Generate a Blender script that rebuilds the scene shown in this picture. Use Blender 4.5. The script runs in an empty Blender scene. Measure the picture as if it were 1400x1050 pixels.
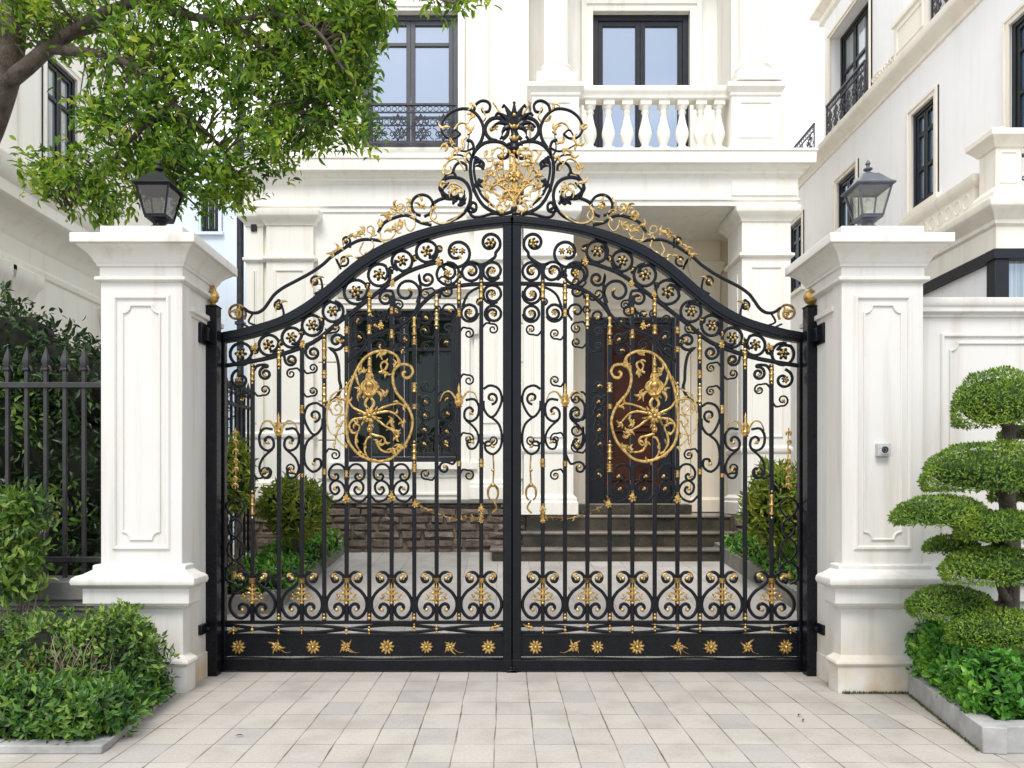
import bpy, math, random
import numpy as np
from mathutils import Vector
R = math.radians
PI = math.pi
random.seed(7)
rng = np.random.default_rng(11)
SC = bpy.context.scene
COL = SC.collection
F, CX, CY, EYE = 1037.0, 690.0, 672.0, 1.5      # measured lens (pixels of a 1400 wide frame), vanishing point, eye height
def X(px, Y): return (px - CX) * Y / F
def Z(py, Y): return EYE - (py - CY) * Y / F

# ------------------------------------------------------------------ materials
def nm(name):
    m = bpy.data.materials.new(name); m.use_nodes = True
    nt = m.node_tree
    return m, nt, nt.nodes, nt.links, nt.nodes['Principled BSDF']
def node(ns, t, **kw):
    n = ns.new(t)
    for k, v in kw.items():
        if k.startswith('i_'):
            n.inputs[int(k[2:]) if k[2:].isdigit() else k[2:]].default_value = v
        else: setattr(n, k, v)
    return n
def c4(c): return (c[0], c[1], c[2], 1)
def mixc(ns, ls, fac, a, b, mode='MIX'):
    n = ns.new('ShaderNodeMix'); n.data_type = 'RGBA'; n.blend_type = mode
    for sock, v in ((n.inputs[0], fac), (n.inputs[6], a), (n.inputs[7], b)):
        if hasattr(v, 'links'): ls.new(v, sock)
        elif isinstance(v, (int, float)): sock.default_value = v
        else: sock.default_value = c4(v)
    return n.outputs[2]
def ramp(ns, ls, src, stops):
    r = ns.new('ShaderNodeValToRGB')
    el = r.color_ramp.elements
    while len(el) < len(stops): el.new(0.5)
    for e, (p, c) in zip(el, stops):
        e.position = p; e.color = c4(c) if not isinstance(c, (int, float)) else (c, c, c, 1)
    ls.new(src, r.inputs[0])
    return r.outputs[0]
def noise(ns, ls, scale, detail=4, vec=None, rough=.55, sc3=None):
    n = ns.new('ShaderNodeTexNoise'); n.inputs['Scale'].default_value = scale
    n.inputs['Detail'].default_value = detail; n.inputs['Roughness'].default_value = rough
    if vec is not None:
        if sc3:
            mp = ns.new('ShaderNodeMapping'); mp.inputs['Scale'].default_value = sc3
            ls.new(vec, mp.inputs[0]); vec = mp.outputs[0]
        ls.new(vec, n.inputs['Vector'])
    return n.outputs[0]
def bump(ns, ls, bs, h, strength=.2, dist=.01):
    b = ns.new('ShaderNodeBump'); b.inputs['Strength'].default_value = strength; b.inputs['Distance'].default_value = dist
    ls.new(h, b.inputs['Height']); ls.new(b.outputs[0], bs.inputs['Normal'])
def m_simple(name, c1, c2, rough=.5, metal=0., scale=8., bstr=.1, bdist=.004, spec=.5, rvar=0.):
    m, nt, ns, ls, bs = nm(name)
    tc = ns.new('ShaderNodeTexCoord').outputs['Object']
    n = noise(ns, ls, scale, 5, tc)
    ls.new(ramp(ns, ls, n, [(.3, c1), (.7, c2)]), bs.inputs['Base Color'])
    bs.inputs['Roughness'].default_value = rough; bs.inputs['Metallic'].default_value = metal
    bs.inputs['Specular IOR Level'].default_value = spec
    n2 = noise(ns, ls, scale * 6, 4, tc)
    if rvar: ls.new(ramp(ns, ls, n2, [(.3, rough - rvar), (.7, rough + rvar)]), bs.inputs['Roughness'])
    if bstr: bump(ns, ls, bs, n2, bstr, bdist)
    return m
def m_plaster(name, base, stain, amount=.35, streak=.25, warm=None, foot=0.):
    m, nt, ns, ls, bs = nm(name)
    tc = ns.new('ShaderNodeNewGeometry').outputs['Position']
    big = noise(ns, ls, 1.3, 5, tc)
    col = mixc(ns, ls, ramp(ns, ls, big, [(.42, 0.), (.75, amount)]), base, warm or stain)
    st = noise(ns, ls, 1., 5, tc, .6, (7, 7, .45))
    col = mixc(ns, ls, ramp(ns, ls, st, [(.50, 0.), (.74, streak)]), col, stain)
    sp = noise(ns, ls, 26, 3, tc)
    col = mixc(ns, ls, ramp(ns, ls, sp, [(.66, 0.), (.82, .18)]), col, stain)
    if foot:                                        # splash dirt near the paving: a wear band of its own
        sx = ns.new('ShaderNodeSeparateXYZ'); ls.new(tc, sx.inputs[0])
        mp = ns.new('ShaderNodeMapRange'); mp.inputs[1].default_value = .55; mp.inputs[2].default_value = 0.
        ls.new(sx.outputs[2], mp.inputs[0])
        ma = ns.new('ShaderNodeMath'); ma.operation = 'MULTIPLY'; ls.new(mp.outputs[0], ma.inputs[0])
        ls.new(ramp(ns, ls, noise(ns, ls, 3.5, 5, tc), [(.35, 0.), (.7, foot)]), ma.inputs[1])
        col = mixc(ns, ls, ma.outputs[0], col, (.50, .37, .21))
    ls.new(col, bs.inputs['Base Color'])
    bs.inputs['Roughness'].default_value = .72
    bs.inputs['Specular IOR Level'].default_value = .3
    bump(ns, ls, bs, noise(ns, ls, 45, 6, tc), .12, .004)
    return m
def m_leaf(name, cols, trans=.35, rough=.45):
    m, nt, ns, ls, bs = nm(name)
    rp = ns.new('ShaderNodeNewGeometry').outputs['Random Per Island']
    tc = ns.new('ShaderNodeTexCoord').outputs['Object']
    n = noise(ns, ls, 3.2, 3, tc)
    ad = ns.new('ShaderNodeMath'); ad.operation = 'MULTIPLY_ADD'; ad.inputs[1].default_value = .6
    ls.new(rp, ad.inputs[0])
    mm = ns.new('ShaderNodeMath'); mm.operation = 'MULTIPLY_ADD'; mm.inputs[1].default_value = 1.3; mm.inputs[2].default_value = -.42
    ls.new(n, mm.inputs[0]); ls.new(mm.outputs[0], ad.inputs[2])
    k = len(cols) - 1
    c = ramp(ns, ls, ad.outputs[0], [(i / k, q) for i, q in enumerate(cols)])
    ls.new(c, bs.inputs['Base Color']); bs.inputs['Roughness'].default_value = rough
    bs.inputs['Specular IOR Level'].default_value = .45
    tr = ns.new('ShaderNodeBsdfTranslucent'); ls.new(mixc(ns, ls, 1., c, (1.25, 1.15, .6), 'MULTIPLY'), tr.inputs[0])
    mx = ns.new('ShaderNodeMixShader'); mx.inputs[0].default_value = trans
    ls.new(bs.outputs[0], mx.inputs[1]); ls.new(tr.outputs[0], mx.inputs[2])
    ls.new(mx.outputs[0], ns['Material Output'].inputs[0])
    return m
def m_glass(name, tint, mirror, inner, rough=.02, curtain=False):
    """window pane: a mirror-like reflection mixed with the tone of the room behind it"""
    m, nt, ns, ls, bs = nm(name)
    tc = ns.new('ShaderNodeTexCoord').outputs['Object']
    n = noise(ns, ls, 1.1, 3, tc)
    ic = ramp(ns, ls, n, [(.35, inner), (.7, tuple(v * 1.35 for v in inner))])
    if curtain:                                     # folds of a drawn curtain behind the pane
        f1 = noise(ns, ls, 1., 2, tc, .5, (26, 26, .6))
        ic = mixc(ns, ls, ramp(ns, ls, f1, [(.4, 0.), (.62, .75)]), ic, tuple(v * 2.4 for v in inner))
    ls.new(ic, bs.inputs['Base Color'])
    bs.inputs['Roughness'].default_value = .35; bs.inputs['Specular IOR Level'].default_value = .04
    gl = ns.new('ShaderNodeBsdfGlossy'); gl.inputs[0].default_value = c4(tint); gl.inputs['Roughness'].default_value = rough
    w = noise(ns, ls, 2.2, 2, tc)
    b = ns.new('ShaderNodeBump'); b.inputs['Strength'].default_value = .03; b.inputs['Distance'].default_value = .02
    ls.new(w, b.inputs['Height']); ls.new(b.outputs[0], gl.inputs['Normal'])
    mx = ns.new('ShaderNodeMixShader'); mx.inputs[0].default_value = mirror
    ls.new(bs.outputs[0], mx.inputs[1]); ls.new(gl.outputs[0], mx.inputs[2])
    ls.new(mx.outputs[0], ns['Material Output'].inputs[0])
    return m
def m_pavers(name, tw, td, cols, joint, jw=.012, shift=0., rough=.75, rowshift=False):
    m, nt, ns, ls, bs = nm(name)
    pos = ns.new('ShaderNodeNewGeometry').outputs['Position']
    sx = ns.new('ShaderNodeSeparateXYZ'); ls.new(pos, sx.inputs[0])
    def math_(op, a, b=None, c=None):
        n = ns.new('ShaderNodeMath'); n.operation = op
        for i, v in enumerate((a, b, c)):
            if v is None: continue
            if hasattr(v, 'links'): ls.new(v, n.inputs[i])
            else: n.inputs[i].default_value = v
        return n.outputs[0]
    w1 = noise(ns, ls, 1.7, 2, pos)
    wob = math_('MULTIPLY_ADD', w1, .02, -.01)
    v = math_('DIVIDE', math_('ADD', sx.outputs[1], wob), td)
    vi = math_('FLOOR', v)
    u = math_('DIVIDE', math_('ADD', math_('ADD', sx.outputs[0], shift), wob), tw)
    if rowshift:
        wn = ns.new('ShaderNodeTexWhiteNoise'); wn.noise_dimensions = '1D'; ls.new(vi, wn.inputs['W'])
        u = math_('ADD', u, math_('MULTIPLY', math_('ROUND', math_('MULTIPLY', wn.outputs[0], 1.3)), .5))
    ui = math_('FLOOR', u)
    fu = math_('FRACT', u); fv = math_('FRACT', v)
    du = math_('MULTIPLY', math_('MINIMUM', fu, math_('SUBTRACT', 1., fu)), tw)
    dv = math_('MULTIPLY', math_('MINIMUM', fv, math_('SUBTRACT', 1., fv)), td)
    jn = noise(ns, ls, 4., 4, pos)
    jwid = math_('MULTIPLY_ADD', jn, jw, -jw * .22)
    ju = math_('LESS_THAN', du, math_('MULTIPLY', jwid, .9)); jv = math_('LESS_THAN', dv, math_('MULTIPLY', jwid, .62))
    jj = math_('MAXIMUM', ju, jv)
    cmb = ns.new('ShaderNodeCombineXYZ'); ls.new(ui, cmb.inputs[0]); ls.new(vi, cmb.inputs[1])
    wn2 = ns.new('ShaderNodeTexWhiteNoise'); wn2.noise_dimensions = '3D'; ls.new(cmb.outputs[0], wn2.inputs['Vector'])
    k = len(cols) - 1
    col = ramp(ns, ls, wn2.outputs[0], [(i / k, c) for i, c in enumerate(cols)])
    fine = noise(ns, ls, 60, 5, pos)
    col = mixc(ns, ls, .35, col, ramp(ns, ls, fine, [(.3, .35), (.7, .75)]), 'SOFT_LIGHT')
    blot = noise(ns, ls, 2.3, 5, pos)
    col = mixc(ns, ls, ramp(ns, ls, blot, [(.46, 0.), (.74, .5)]), col, (.22, .20, .175))
    spk = noise(ns, ls, 38, 2, pos)
    col = mixc(ns, ls, ramp(ns, ls, spk, [(.74, 0.), (.8, .5)]), col, (.12, .1, .08))
    col = mixc(ns, ls, math_('MULTIPLY', jj, ramp(ns, ls, noise(ns, ls, 2.6, 3, pos), [(.3, .35), (.6, 1.)])), col, joint)
    ls.new(col, bs.inputs['Base Color'])
    bs.inputs['Roughness'].default_value = rough; bs.inputs['Specular IOR Level'].default_value = .3
    tilt = math_('MULTIPLY', wn2.outputs[0], .3)
    h = math_('SUBTRACT', math_('MULTIPLY_ADD', fine, .25, tilt), jj)
    bump(ns, ls, bs, h, .45, .006)
    return m
M = {}
WHITE = (.80, .775, .715); STAIN = (.50, .44, .33)
M['cream'] = m_plaster('cream_render', (.74, .70, .62), (.42, .36, .27), .4, .35, (.62, .55, .44), foot=.5)
M['pier'] = m_plaster('gate_pillar_paint', (.655, .64, .605), (.36, .315, .245), .35, .42, (.585, .55, .48), foot=.95)
M['white'] = m_plaster('villa_stucco', (.84, .82, .755), (.56, .49, .37), .34, .32, (.79, .755, .67))
M['cool'] = m_plaster('neighbour_render', (.85, .845, .85), (.55, .52, .49), .28, .22, (.77, .75, .73))
M['trim'] = m_plaster('neighbour_trim', (.80, .755, .67), (.48, .41, .32), .4, .35, (.72, .65, .54))
M['pale_blue'] = m_plaster('pale_blue_paint', (.64, .73, .84), (.48, .54, .62), .3, .2)
M['beige'] = m_plaster('porch_stucco', (.76, .69, .56), (.5, .43, .32), .35, .3, (.68, .60, .47))
M['iron'] = m_simple('black_painted_iron', (.0022, .0027, .0045), (.0045, .0055, .0085), .30, 0, 10, .05, .002, .26, .06)
M['old_iron'] = m_simple('weathered_black_iron', (.012, .012, .013), (.03, .03, .032), .5, 0, 12, .25, .004)
M['gold'] = m_simple('gilt_paint', (.24, .135, .032), (.72, .49, .18), .30, .85, 40, .5, .004, .5, .1)
M['oldgold'] = m_simple('worn_gilt_over_black', (.008, .007, .006), (.55, .34, .10), .38, .7, 20, .3, .004, .5, .08)
M['gold_pale'] = m_simple('pale_gilt_paint', (.28, .18, .06), (.80, .60, .28), .33, .8, 36, .3, .004, .5, .1)
M['frame'] = m_simple('dark_window_frame', (.010, .0105, .014), (.017, .018, .024), .4, 0, 6, .05, .004, .3)
M['frame_dim'] = m_simple('charcoal_window_frame', (.04, .042, .052), (.055, .057, .068), .42, 0, 6, .05)
M['rail'] = m_simple('dark_railing_paint', (.015, .015, .022), (.04, .04, .055), .45, 0, 9, .1)
M['granite'] = m_simple('dark_granite', (.014, .018, .017), (.085, .068, .045), .22, 0, 2.2, .08, .003, .6, .08)
M['tread'] = m_simple('sky_lit_polished_granite', (.10, .10, .10), (.30, .25, .19), .16, 0, 2.5, .05, .003, .7, .05)  # paler than the risers: sky sheen on the treads put into the base colour
M['kerb'] = m_simple('grey_kerb_stone', (.22, .22, .215), (.42, .415, .40), .8, 0, 5, .4, .006)
M['fence_wall'] = m_simple('grey_stone_coping', (.15, .145, .13), (.27, .26, .235), .8, 0, 4, .4, .006)
M['soil'] = m_simple('dark_soil', (.02, .015, .01), (.05, .04, .028), .95, 0, 20, .6, .02)
M['bark'] = m_simple('grey_brown_bark', (.045, .034, .026), (.15, .12, .095), .85, 0, 9, .9, .02)
M['twig'] = m_simple('bare_twig', (.16, .12, .09), (.34, .28, .22), .8, 0, 15, .3)
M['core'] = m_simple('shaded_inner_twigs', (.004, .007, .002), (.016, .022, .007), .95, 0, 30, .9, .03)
M['door'] = m_simple('dark_red_timber', (.026, .008, .005), (.072, .024, .012), .5, 0, 3, .15, .004, .15)
M['steel'] = m_simple('brushed_steel', (.42, .42, .43), (.55, .55, .55), .4, .25, 30, .1)
M['dry'] = m_simple('dry_leaf', (.05, .035, .02), (.12, .08, .04), .8, 0, 30, .3)
M['lamp_black'] = m_simple('lantern_black_metal', (.004, .0045, .005), (.012, .013, .015), .42, 0, 10, .15, .004, .25)
M['lamp_grey'] = m_simple('lantern_grey_metal', (.055, .06, .075), (.10, .11, .13), .35, 0, 10, .15)
M['bulb'] = m_simple('frosted_bulb', (.7, .68, .6), (.8, .78, .72), .4, 0, 10, 0)
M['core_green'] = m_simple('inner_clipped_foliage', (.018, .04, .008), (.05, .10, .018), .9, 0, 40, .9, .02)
M['stone'] = None
def m_stone():
    m, nt, ns, ls, bs = nm('brown_rubble_stone')
    rp = ns.new('ShaderNodeNewGeometry'); tc = ns.new('ShaderNodeTexCoord').outputs['Object']
    c = ramp(ns, ls, rp.outputs['Random Per Island'], [(0, (.085, .066, .052)), (.35, (.165, .13, .10)), (.7, (.12, .09, .07)), (1, (.22, .18, .145))])
    n = noise(ns, ls, 9, 7, tc, .65)
    c = mixc(ns, ls, .8, c, ramp(ns, ls, n, [(.3, .15), (.7, .8)]), 'SOFT_LIGHT')
    ls.new(c, bs.inputs['Base Color']); bs.inputs['Roughness'].default_value = .8
    bump(ns, ls, bs, n, .9, .05)
    return m
M['stone'] = m_stone()
M['leaf_tree'] = m_leaf('tree_leaf', [(.016, .045, .010), (.048, .12, .018), (.125, .26, .032), (.28, .43, .06), (.46, .53, .09)], .55)
M['leaf_dark'] = m_leaf('dark_hedge_leaf', [(.006, .018, .006), (.013, .036, .010), (.03, .068, .017), (.08, .14, .035)], .25, .35)
M['leaf_hedge'] = m_leaf('hedge_leaf', [(.012, .034, .008), (.034, .085, .014), (.085, .175, .025), (.19, .31, .05), (.31, .37, .075)], .3)
M['leaf_olive'] = m_leaf('olive_hedge_leaf', [(.018, .026, .009), (.045, .065, .016), (.09, .12, .026), (.18, .18, .045), (.28, .15, .05)], .3)
M['leaf_lush'] = m_leaf('lush_leaf', [(.015, .065, .010), (.035, .14, .016), (.075, .25, .028), (.17, .40, .05), (.32, .52, .085)], .35, .35)
M['leaf_mix'] = m_leaf('mixed_green_leaf', [(.010, .035, .010), (.024, .085, .016), (.065, .18, .03), (.16, .31, .055), (.30, .42, .09)], .3)
M['leaf_top'] = m_leaf('topiary_leaf', [(.03, .065, .012), (.075, .16, .017), (.13, .245, .025), (.22, .35, .04), (.38, .47, .075)], .35)
M['leaf_yell'] = m_leaf('yellow_green_leaf', [(.04, .085, .014), (.12, .20, .028), (.25, .33, .045), (.48, .46, .08)], .4)
M['moss'] = m_leaf('moss_blade', [(.03, .05, .012), (.08, .1, .03), (.14, .16, .05)], .2)
M['glass_sky'] = m_glass('sky_reflecting_glass', (.70, .77, .84), .50, (.13, .155, .175))
M['glass_dark'] = m_glass('dark_window_glass', (.8, .9, .85), .028, (.004, .006, .004))
M['glass_mid'] = m_glass('curtained_glass', (.9, .95, 1.), .25, (.16, .18, .18), curtain=True)
M['glass_blue'] = m_glass('blue_window_glass', (.75, .88, 1.), .5, (.08, .14, .22))
def m_clear():
    m, nt, ns, ls, bs = nm('lantern_glass')
    t = ns.new('ShaderNodeBsdfTransparent'); t.inputs[0].default_value = (.86, .88, .84, 1)
    g = ns.new('ShaderNodeBsdfGlossy'); g.inputs['Roughness'].default_value = .08
    mx = ns.new('ShaderNodeMixShader'); mx.inputs[0].default_value = .14
    ls.new(t.outputs[0], mx.inputs[1]); ls.new(g.outputs[0], mx.inputs[2]); ls.new(mx.outputs[0], ns['Material Output'].inputs[0])
    return m
M['clear'] = m_clear()
M['smoke'] = m_clear(); M['smoke'].name = 'smoked_lantern_glass'
M['smoke'].node_tree.nodes['Transparent BSDF'].inputs[0].default_value = (.38, .38, .37, 1)
M['paver'] = m_pavers('street_pavers', .238, .30, [(.35, .332, .308), (.395, .367, .332), (.408, .377, .34), (.395, .36, .325), (.425, .394, .356), (.40, .37, .336), (.385, .357, .325), (.335, .322, .303)], (.12, .10, .08), .015, .06, rowshift=False)
M['drive'] = m_pavers('forecourt_slabs', .45, .9, [(.35, .335, .31), (.41, .39, .365), (.375, .355, .33), (.45, .425, .40)], (.16, .14, .12), .012, .1)
M['earth'] = m_simple('far_ground', (.28, .27, .25), (.36, .35, .33), .9, 0, .6, .2)

# ------------------------------------------------------------------ mesh builder
class MB:
    def __init__(s): s.v = []; s.f = []; s.sm = True
    def add(s, vs, fs):
        o = len(s.v); s.v += [tuple(p) for p in vs]; s.f += [tuple(i + o for i in q) for q in fs]; return s
    def box(s, x0, x1, y0, y1, z0, z1):
        x0, x1 = sorted((x0, x1)); y0, y1 = sorted((y0, y1)); z0, z1 = sorted((z0, z1))
        return s.add([(x0, y0, z0), (x1, y0, z0), (x1, y1, z0), (x0, y1, z0), (x0, y0, z1), (x1, y0, z1), (x1, y1, z1), (x0, y1, z1)],
                     [(0, 3, 2, 1), (4, 5, 6, 7), (0, 1, 5, 4), (1, 2, 6, 5), (2, 3, 7, 6), (3, 0, 4, 7)])
    def loft(s, x0, x1, y0, y1, prof, back=1.):
        """rectangular footprint swept up through (offset, z) steps: mitred mouldings on all four sides"""
        vs = []; n = len(prof)
        for o, z in prof: vs += [(x0 - o, y0 - o, z), (x1 + o, y0 - o, z), (x1 + o, y1 + o * back, z), (x0 - o, y1 + o * back, z)]
        fs = [(0, 3, 2, 1), tuple(4 * (n - 1) + i for i in range(4))]
        for k in range(n - 1):
            for i in range(4):
                j = (i + 1) % 4; fs.append((4 * k + i, 4 * k + j, 4 * k + 4 + j, 4 * k + 4 + i))
        return s.add(vs, fs)
    def lathe(s, cx, cy, prof, n=16, flute=0.):
        vs = []; k = len(prof)
        for r, z in prof:
            for i in range(n):
                a = 2 * PI * i / n; q = r * (1 - (flute if i % 2 else 0))
                vs.append((cx + q * math.cos(a), cy + q * math.sin(a), z))
        fs = [tuple(reversed(range(n))), tuple((k - 1) * n + i for i in range(n))]
        for j in range(k - 1):
            for i in range(n): fs.append((j * n + i, j * n + (i + 1) % n, (j + 1) * n + (i + 1) % n, (j + 1) * n + i))
        return s.add(vs, fs)
    def ell(s, c, r, nu=8, nv=5, dirv=None):
        """ellipsoid; dirv = optional angle in the XZ plane that the long (x) axis is turned to"""
        vs = []; ca, sa = (math.cos(dirv), math.sin(dirv)) if dirv is not None else (1, 0)
        def P(x, y, z): return (c[0] + x * ca - z * sa, c[1] + y, c[2] + x * sa + z * ca)
        vs.append(P(0, -r[1], 0))
        for j in range(1, nv):
            t = PI * j / nv
            for i in range(nu):
                a = 2 * PI * i / nu
                vs.append(P(r[0] * math.sin(t) * math.cos(a), -r[1] * math.cos(t), r[2] * math.sin(t) * math.sin(a)))
        vs.append(P(0, r[1], 0)); fs = []; last = len(vs) - 1
        for i in range(nu):
            k = (i + 1) % nu
            fs.append((0, 1 + i, 1 + k)); fs.append((last, last - nu + k, last - nu + i))
            for j in range(nv - 2): a = 1 + j * nu; fs.append((a + i, a + nu + i, a + nu + k, a + k))
        return s.add(vs, fs)
    def tube(s, pts, rad, n=7):
        """round tube through 3D points, radius per point or one radius"""
        P = [Vector(p) for p in pts]; k = len(P)
        rr = rad if hasattr(rad, '__len__') else [rad] * k
        vs = []; up = None
        for i in range(k):
            t = (P[min(i + 1, k - 1)] - P[max(i - 1, 0)]).normalized()
            if up is None: up = t.orthogonal().normalized()
            up = (up - t * up.dot(t)); up = up.normalized() if up.length > 1e-6 else t.orthogonal().normalized()
            b = t.cross(up)
            for j in range(n):
                a = 2 * PI * j / n; q = P[i] + (up * math.cos(a) + b * math.sin(a)) * rr[i]; vs.append(tuple(q))
        fs = [tuple(reversed(range(n))), tuple((k - 1) * n + j for j in range(n))]
        for i in range(k - 1):
            for j in range(n): fs.append((i * n + j, i * n + (j + 1) % n, (i + 1) * n + (j + 1) % n, (i + 1) * n + j))
        return s.add(vs, fs)
    def wall(s, x0, x1, z0, z1, y0, y1, holes):
        """wall slab between y0 (front) and y1 with rectangular openings (hx0,hx1,hz0,hz1)"""
        xs = sorted({x0, x1} | {h[i] for h in holes for i in (0, 1)}); zs = sorted({z0, z1} | {h[i] for h in holes for i in (2, 3)})
        xs = [x for x in xs if x0 <= x <= x1]; zs = [z for z in zs if z0 <= z <= z1]
        def solid(i, j):
            if i < 0 or j < 0 or i >= len(xs) - 1 or j >= len(zs) - 1: return False
            mx, mz = (xs[i] + xs[i + 1]) / 2, (zs[j] + zs[j + 1]) / 2
            return not any(h[0] < mx < h[1] and h[2] < mz < h[3] for h in holes)
        for i in range(len(xs) - 1):
            for j in range(len(zs) - 1):
                if not solid(i, j): continue
                a, b, c, d = xs[i], xs[i + 1], zs[j], zs[j + 1]
                s.add([(a, y0, c), (b, y0, c), (b, y0, d), (a, y0, d)], [(0, 1, 2, 3)])
                s.add([(a, y1, c), (b, y1, c), (b, y1, d), (a, y1, d)], [(3, 2, 1, 0)])
                if not solid(i - 1, j): s.add([(a, y0, c), (a, y0, d), (a, y1, d), (a, y1, c)], [(0, 1, 2, 3)])
                if not solid(i + 1, j): s.add([(b, y0, c), (b, y1, c), (b, y1, d), (b, y0, d)], [(0, 1, 2, 3)])
                if not solid(i, j - 1): s.add([(a, y0, c), (a, y1, c), (b, y1, c), (b, y0, c)], [(0, 1, 2, 3)])
                if not solid(i, j + 1): s.add([(a, y0, d), (b, y0, d), (b, y1, d), (a, y1, d)], [(0, 1, 2, 3)])
        return s
    def band(s, pts, w, d, y, closed=False, sec='oct', wf=None):
        """bar of half width w (in the XZ plane) and half depth d along points (x, z) at depth y, mitred"""
        n = len(pts); P = np.array(pts, float); vs = []
        sec8 = [(-1, -.45), (-.5, -1), (.5, -1), (1, -.45), (1, .45), (.5, 1), (-.5, 1), (-1, .45)] if sec == 'oct' else \
               [(-1, -.2), (-.45, -1), (.45, -1), (1, -.2), (1, 1), (-1, 1)] if sec == 'mould' else [(-1, -1), (1, -1), (1, 1), (-1, 1)]
        m = len(sec8)
        for i in range(n):
            a = P[(i - 1) % n] if closed or i else P[i]; b = P[(i + 1) % n] if closed or i < n - 1 else P[i]
            t1 = P[i] - a; t2 = b - P[i]
            l1, l2 = np.hypot(*t1), np.hypot(*t2)
            t1 = t1 / l1 if l1 > 1e-9 else t2 / max(l2, 1e-9); t2 = t2 / l2 if l2 > 1e-9 else t1
            n1 = np.array((-t1[1], t1[0])); n2 = np.array((-t2[1], t2[0]))
            nn = n1 + n2; L = np.hypot(*nn)
            nn = nn / L if L > 1e-6 else n1
            k = 1 / max(.45, float(np.dot(nn, n1)))
            ww = w * (wf[i] if wf is not None else 1.)
            for u, v in sec8: vs.append((P[i][0] + nn[0] * u * ww * k, y + v * d, P[i][1] + nn[1] * u * ww * k))
        fs = []
        for i in range(n if closed else n - 1):
            j = (i + 1) % n
            for q in range(m): r = (q + 1) % m; fs.append((i * m + q, i * m + r, j * m + r, j * m + q))
        if not closed: fs += [tuple(reversed(range(m))), tuple((n - 1) * m + q for q in range(m))]
        return s.add(vs, fs)
    def poly(s, pts, y0, y1):
        """extruded polygon given in (x, z)"""
        n = len(pts); vs = [(p[0], y0, p[1]) for p in pts] + [(p[0], y1, p[1]) for p in pts]
        fs = [tuple(range(n)), tuple(reversed(range(n, 2 * n)))] + [(i, n + i, n + (i + 1) % n, (i + 1) % n) for i in range(n)]
        return s.add(vs, fs)
    def strip(s, up, lo, y0, y1):
        for k in range(len(up) - 1):
            pass
        n = len(up); vs = []
        for a, b in zip(up, lo): vs += [(a[0], y0, a[1]), (b[0], y0, b[1]), (b[0], y1, b[1]), (a[0], y1, a[1])]
        fs = [(0, 3, 2, 1), tuple(4 * (n - 1) + i for i in range(4))]
        for i in range(n - 1):
            for q in range(4): r = (q + 1) % 4; fs.append((4 * i + q, 4 * i + r, 4 * i + 4 + r, 4 * i + 4 + q))
        return s.add(vs, fs)
    def build(s, name, mat, parent=None, bevel=0., smooth=35, local=False, fixn=True):
        me = bpy.data.meshes.new(name)
        off = (0, 0, 0)
        if parent is not None and not local: off = parent.get('_o') or (0, 0, 0)
        me.from_pydata([(p[0] - off[0], p[1] - off[1], p[2] - off[2]) for p in s.v], [], s.f)
        me.update()
        if fixn:
            import bmesh
            bm = bmesh.new(); bm.from_mesh(me); bmesh.ops.recalc_face_normals(bm, faces=bm.faces); bm.to_mesh(me); bm.free()
        if smooth:
            me.polygons.foreach_set('use_smooth', [True] * len(me.polygons))
            me.set_sharp_from_angle(angle=R(smooth))
        me.materials.append(mat)
        o = bpy.data.objects.new(name, me); COL.objects.link(o)
        if parent is not None:
            o.parent = parent
            if parent.get('_o') is not None: o['_o'] = parent['_o']
        if bevel:
            b = o.modifiers.new('edge_bevel', 'BEVEL'); b.width = bevel; b.segments = 2; b.limit_method = 'ANGLE'; b.angle_limit = R(40); b.harden_normals = False
        return o
def tag(o, label=None, cat=None, group=None, kind=None):
    if label: o['label'] = label
    if cat: o['category'] = cat
    if group: o['group'] = group
    if kind: o['kind'] = kind
    return o
def thing(name, label, cat, loc=(0, 0, 0), rz=0., group=None):
    o = bpy.data.objects.new(name, None); COL.objects.link(o); o.location = loc; o.rotation_euler.z = rz
    o['_o'] = [float(v) for v in loc]; o.empty_display_size = .2; o['kind'] = 'thing'
    return tag(o, label, cat, group)
def copy_tree(o, parent=None):
    c = o.copy(); COL.objects.link(c)
    if parent is not None: c.parent = parent
    for ch in list(o.children): copy_tree(ch, c)
    return c
def catmull(pts, n=6, closed=False):
    P = [np.array(p, float) for p in pts]; k = len(P); out = []
    for i in range(k if closed else k - 1):
        p0 = P[(i - 1) % k] if closed or i else 2 * P[0] - P[1]
        p1 = P[i]; p2 = P[(i + 1) % k]
        p3 = P[(i + 2) % k] if closed or i + 2 < k else 2 * P[-1] - P[-2]
        for j in range(n):
            t = j / n
            out.append(tuple(.5 * (2 * p1 + (p2 - p0) * t + (2 * p0 - 5 * p1 + 4 * p2 - p3) * t * t + (3 * p1 - p0 - 3 * p2 + p3) * t ** 3)))
    if not closed: out.append(tuple(P[-1]))
    return out
def spiral(cx, cy, r0, r1, a0, turns, n=None):
    n = n or max(8, int(abs(turns) * 22)); out = []
    for i in range(n + 1):
        t = i / n; a = R(a0) + 2 * PI * turns * t; r = r0 + (r1 - r0) * t ** .9
        out.append((cx + r * math.cos(a), cy + r * math.sin(a)))
    return out

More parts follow.
